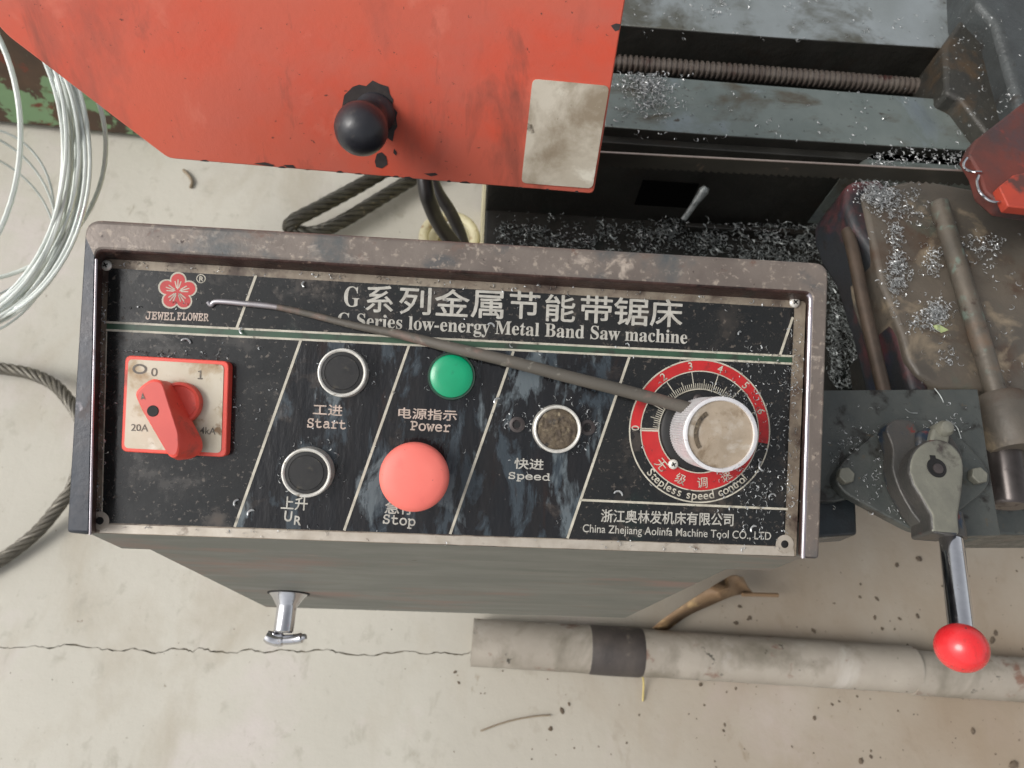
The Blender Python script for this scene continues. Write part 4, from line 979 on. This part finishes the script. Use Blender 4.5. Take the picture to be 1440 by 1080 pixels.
# ------------------------------------------------------------------ CHIPS, SWARF AND CLODS
def curl(p, nrm_, size, turns, wd, lift=0.):
    """small curled ribbon"""
    nrm_ = nrm_.normalized(); t = nrm_.orthogonal().normalized(); t = Matrix.Rotation(random.uniform(0, 6.28), 3, nrm_) @ t; s = nrm_.cross(t)
    V = []; Fc = []; n = 5; rr = size * .5; tw_ = random.uniform(-.6, .6)
    for i in range(n + 1):
        a = turns * i / n; c_ = p + t * (rr * math.sin(a)) + s * (rr * (1 - math.cos(a)) * random.uniform(.9, 1.1)) + nrm_ * (lift + wd * .6 + rr * .35 * abs(math.sin(i * tw_)))
        q = (nrm_ * math.cos(tw_ * i) + s * math.sin(tw_ * i)) * wd * .5 * (1 - .5 * abs(i / n - .4))
        V += [c_ - q, c_ + q]
    for i in range(n): Fc.append((2 * i, 2 * i + 1, 2 * i + 3, 2 * i + 2))
    return V, Fc
def swarf(name, samples, m, size=(.002, .004), parent=None, kind='stuff', keepf=None):
    parts = []
    for p, nr in samples: parts.append(curl(p, nr, random.uniform(*size), random.uniform(.8, 4.2), random.uniform(.0002, .00026) * (1 + size[1] * 700)))
    V, Fc = join(parts); o = mesh_obj(name, V, Fc, m, parent, smooth=False); o['kind'] = kind; return o
def blob(u, v_, su, sv): return random.gauss(u, su), random.gauss(v_, sv)
# on the faceplate
smp = []
def onplate(u, v_, h=.0005): return FP @ Vector((*pl(u, v_, h), h))
for _ in range(120): smp.append((onplate(random.uniform(155, 1100), random.uniform(480, 750)), PN))
for _ in range(40): smp.append((onplate(random.uniform(160, 1110), random.uniform(390, 430) + 20), PN))
for _ in range(230):
    u, v_ = random.gauss(1065, 26), random.uniform(480, 762)
    if u < 1112: smp.append((onplate(u, v_), PN))
for _ in range(60): smp.append((onplate(random.gauss(1050, 18), random.gauss(680, 22)), PN))
for _ in range(40): smp.append((onplate(random.gauss(1020, 16), random.gauss(556, 7)), PN))
for cu, cv, n_, rr2 in ((488, 530, 26, 38), (436, 660, 30, 40), (786, 604, 30, 42), (636, 532, 16, 38), (728, 598, 16, 14), (826, 601, 16, 14), (250, 505, 30, 0), (330, 570, 14, 0)):
    for _ in range(n_):
        if rr2: a = random.uniform(-1.2, 3.6); u, v_ = cu + math.cos(a) * random.gauss(rr2, 3), cv - math.sin(a) * random.gauss(rr2, 3)
        elif cv == 505: u = random.uniform(178, 325); v_ = 494 + (u - 178) * .055 + random.gauss(0, 1.5)
        else: u = 332 + random.gauss(0, 3); v_ = random.uniform(515, 645)
        smp.append((onplate(u, v_), PN))
for _ in range(170):
    t = random.random(); smp.append((onplate(1118 + random.gauss(0, 6) - 10 * (t), 440 + t * 320, -.0005), PN))
for _ in range(110):
    t = random.random(); smp.append((onplate(146 + random.gauss(0, 3) - 8 * t, 380 + t * 350, 0), PN))
for _ in range(70):
    t = random.random(); smp.append((onplate(150 + t * 960, 371 + t * 55 + random.gauss(0, 2), 0), PN))
for _ in range(30):
    t = random.random(); smp.append((onplate(150 + t * 950, 741 + t * 34 + random.gauss(0, 3), .0006), PN))
sw = swarf('metal_shavings', smp, chip_m, (.001, .0036)); tag(sw, 'fine bright steel shavings scattered over the printed faceplate', 'metal shavings')
# larger single curls on the plate
parts = []
for u, v_, a0, sz in ((868, 697, 0, 14), (355, 722, 1, 10), (343, 570 - 165 + 60, 2, 9), (1040, 470, 1, 7), (262, 378 + 105, 0, 12), (300, 585, 0, 9), (1073, 655, 2, 14), (1060, 745, 1, 12), (430, 400, 2, 8), (700, 565, 1, 10), (690, 460, 0, 10), (335, 707, 1.4, 9), (1085, 700, .4, 12)):
    p = onplate(u, v_, .0006); e = FP.to_3x3().col[0]; s = FP.to_3x3().col[1]; pts = []
    for k in range(9):
        a = a0 + 2.6 * k / 8; pts.append(p + (e * math.cos(a) + s * math.sin(a)) * sz * .5 * .45 / F + PN * (.0006 + .0002 * k))
    parts.append(tube(pts, [.0003] + [.0006] * 7 + [.0003], 5))
V, Fc = join(parts); o = mesh_obj('curled_shavings', V, Fc, chip_m, None); o['kind'] = 'stuff'; tag(o, 'larger curled steel shavings lying on the black faceplate', 'metal shavings')
# on the bed and vise
def zs(n, f, z, jz=0.): return [q for q in zs0(n, f, z, jz) if mnoise.noise(q[0] * 45) + .5 * mnoise.noise(q[0] * 130) > random.uniform(-.45, .3)]
def zs0(n, f, z, jz=0.): return [(hz(*f(), z + (random.uniform(0, jz) if jz else 0)), (ZUP + Vector((random.uniform(-.5, .5), random.uniform(-.5, .5), 0))).normalized()) for _ in range(n)]
U = random.uniform
smp = zs(850, lambda: (random.gauss(908, 20), 106 + abs(random.gauss(0, 30)) % 66), ZR, .003) + zs(120, lambda: (U(860, 1390), U(125, 200)), ZR) + zs(110, lambda: (U(890, 1330), U(0, 60)), ZR) \
    + zs(520, lambda: (U(1225, 1380), U(206, 232)), ZR - .010, .010) + zs(60, lambda: (random.gauss(1010, 12), random.gauss(15, 12)), ZR, .003)
o = swarf('rail_chips', smp, chip_m, (.0022, .0058)); tag(o, 'bright steel chips lying on the two ground rails of the machine bed', 'metal shavings')
smp = zs(900, lambda: (random.gauss(1235, 12), random.gauss(272, 10)), ZV, .010) + zs(260, lambda: (random.gauss(1265, 18), random.gauss(285, 16)), ZV, .003) \
    + zs(160, lambda: (1250 + random.gauss(0, 5) + 8, U(300, 350)), ZV, .002) + zs(600, lambda: (1262 + random.gauss(0, 8), random.gauss(385, 20)), ZV, .006) \
    + zs(440, lambda: (random.gauss(1318, 9), random.gauss(440, 9)), ZV, .008) + zs(120, lambda: (random.gauss(1290, 16), random.gauss(455, 8)), ZV, .003) \
    + zs(110, lambda: (random.gauss(1312, 6), random.gauss(372, 14)), ZV, .005) + zs(160, lambda: (random.gauss(1380, 16), random.gauss(350, 11)), ZV, .005) \
    + zs(160, lambda: (U(1290, 1440), U(300, 540)), ZV) + zs(40, lambda: (U(1320, 1350), U(490, 520)), ZV)
smp += [(p + ZUP * .003, nr) for p, nr in zs(110, lambda: (random.gauss(1262, 22), random.gauss(320, 45)), ZV, .006)]
o = swarf('vise_chips', smp, chip_m, (.002, .005)); tag(o, 'clumps of bright steel chips piled on the brown vise casting', 'metal shavings')
smp = zs(2600, lambda: (U(1165, 1222), U(330, 545)), zt, .03) + zs(1500, lambda: (U(1040, 1190), U(315, 372)), zt, .012) + zs(1300, lambda: (U(700, 1040), U(318, 362)), zt, .006) \
    + zs(260, lambda: (U(690, 1100), U(280, 330)), zt, .003) + zs(120, lambda: (random.gauss(945, 14), random.gauss(318, 9)), zt, .01)
swb = swarf('coarse_tray_curls', zs(260, lambda: (U(1165, 1220), U(330, 545)), zt + .015, .02) + zs(160, lambda: (random.gauss(1060, 60), random.gauss(335, 12)), zt + .008, .01) + zs(60, lambda: (U(700, 960), U(318, 350)), zt + .005, .006), chipd_m, (.006, .014))
tag(swb, 'coarse curled steel turnings mixed in with the tray chip heap', 'metal shavings')
o = swarf('tray_chips', smp, chipd_m, (.003, .0075)); tag(o, 'heap of dull grey chips filling the dark tray behind and right of the console', 'metal shavings')
smp = zs(60, lambda: (U(700, 1180), U(300, 350)), zt + .01, .01) + zs(160, lambda: (random.gauss(1060, 28), random.gauss(330, 8)), zt + .01, .01) + zs(160, lambda: (random.gauss(840, 50), random.gauss(335, 7)), zt + .005, .01) + zs(260, lambda: (U(1170, 1215), U(340, 540)), zt + .02, .012) + zs(120, lambda: (U(1340, 1440), U(20, 200)), ZR + .03, .02)
o = swarf('bright_tray_chips', smp, chip_m, (.002, .005)); tag(o, 'brighter steel chips glinting on top of the tray heap', 'metal shavings')
smp = zs(130, lambda: (U(1165, 1370), U(570, 720)), ZP + .0095) + zs(150, lambda: (random.gauss(1190, 16), random.gauss(640, 24)), ZP + .001, .004) + zs(70, lambda: (random.gauss(1310, 24), random.gauss(590, 9)), ZP + .012) \
    + zs(60, lambda: (random.gauss(1240, 20), random.gauss(665, 18)), ZP + .0095) + zs(40, lambda: (random.gauss(1268, 12), random.gauss(718, 10)), ZP + .0095)
smp = [s_ for s_ in smp]
o = swarf('valve_chips', smp, chip_m, (.0014, .0034)); tag(o, 'steel chips scattered over the lever valve flange and its plate', 'metal shavings')
parts = [tube(spline([hz(u, v_, ZP + .004) for u, v_ in pts_], 5), .0004, 5) for pts_ in ([(1314, 546), (1322, 556), (1327, 566)], [(1330, 590), (1345, 600), (1352, 618)], [(1273, 575), (1280, 580), (1290, 581)])]
V, Fc = join(parts); o = mesh_obj('long_shavings', V, Fc, chipd_m); o['kind'] = 'stuff'; tag(o, 'thin long steel shavings on the plate behind the lever hub', 'metal shavings')
gl = mesh_obj('green_scrap', [hz(1312, 458, ZV + .004), hz(1320, 456, ZV + .006), hz(1334, 464, ZV + .004), hz(1324, 468, ZV + .002), hz(1316, 464, ZV + .003)], [(0, 1, 2, 3, 4)], leafg_m, None, smooth=False)
gl.modifiers.new('t', 'SOLIDIFY').thickness = .0006; tag(gl, 'tiny pale green scrap on the vise casting beside a clump of chips', 'scrap')
# floor clods
parts = []
ico = bmesh.new(); bmesh.ops.create_icosphere(ico, subdivisions=1, radius=1); iv = [v.co.copy() for v in ico.verts]; if_ = [tuple(v.index for v in f.verts) for f in ico.faces]; ico.free()
def clod(u, v_, s):
    s *= .62; p = hz(u, v_, 0); sx, sy, sz = (s * U(.6, 1.5), s * U(.6, 1.2), s * .3); rm = Matrix.Rotation(U(0, 6.3), 3, 'Z')
    return [p + rm @ Vector((q.x * sx * U(.7, 1.2), q.y * sy * U(.7, 1.2), q.z * sz + sz * .6)) for q in iv], if_
for u, v_, s in ((1261, 795, .008), (1292, 786, .010), (1233, 842, .006), (1035, 876, .008), (1054, 869, .007), (1144, 887, .007), (1290, 866, .006), (1265, 870, .005), (1230, 868, .006), (1395, 900, .010), (1400, 890, .006),
                (1405, 955, .010), (1425, 1075, .016), (1368, 1028, .009), (1145, 1010, .006), (1210, 1070, .009), (985, 963, .006), (640, 945, .005), (645, 960, .004), (790, 1000, .007), (774, 1025, .005), (800, 990, .004), (1040, 853, .006)):
    parts.append(clod(u, v_, s))
for _ in range(150):
    u, v_ = U(980, 1440), U(780, 1080); parts.append(clod(u, v_, .001 + .0035 * random.random() ** 3))
for _ in range(50): parts.append(clod(U(600, 1440), U(930, 1080), U(.001, .003)))
for _ in range(22): parts.append(clod(U(0, 600), U(780, 1080), U(.0008, .0016)))
V, Fc = join(parts); o = mesh_obj('floor_crumbs', V, Fc, clod_m, None, smooth=False); o['kind'] = 'stuff'; tag(o, 'dark oily crumbs scattered on the concrete floor', 'crumbs')
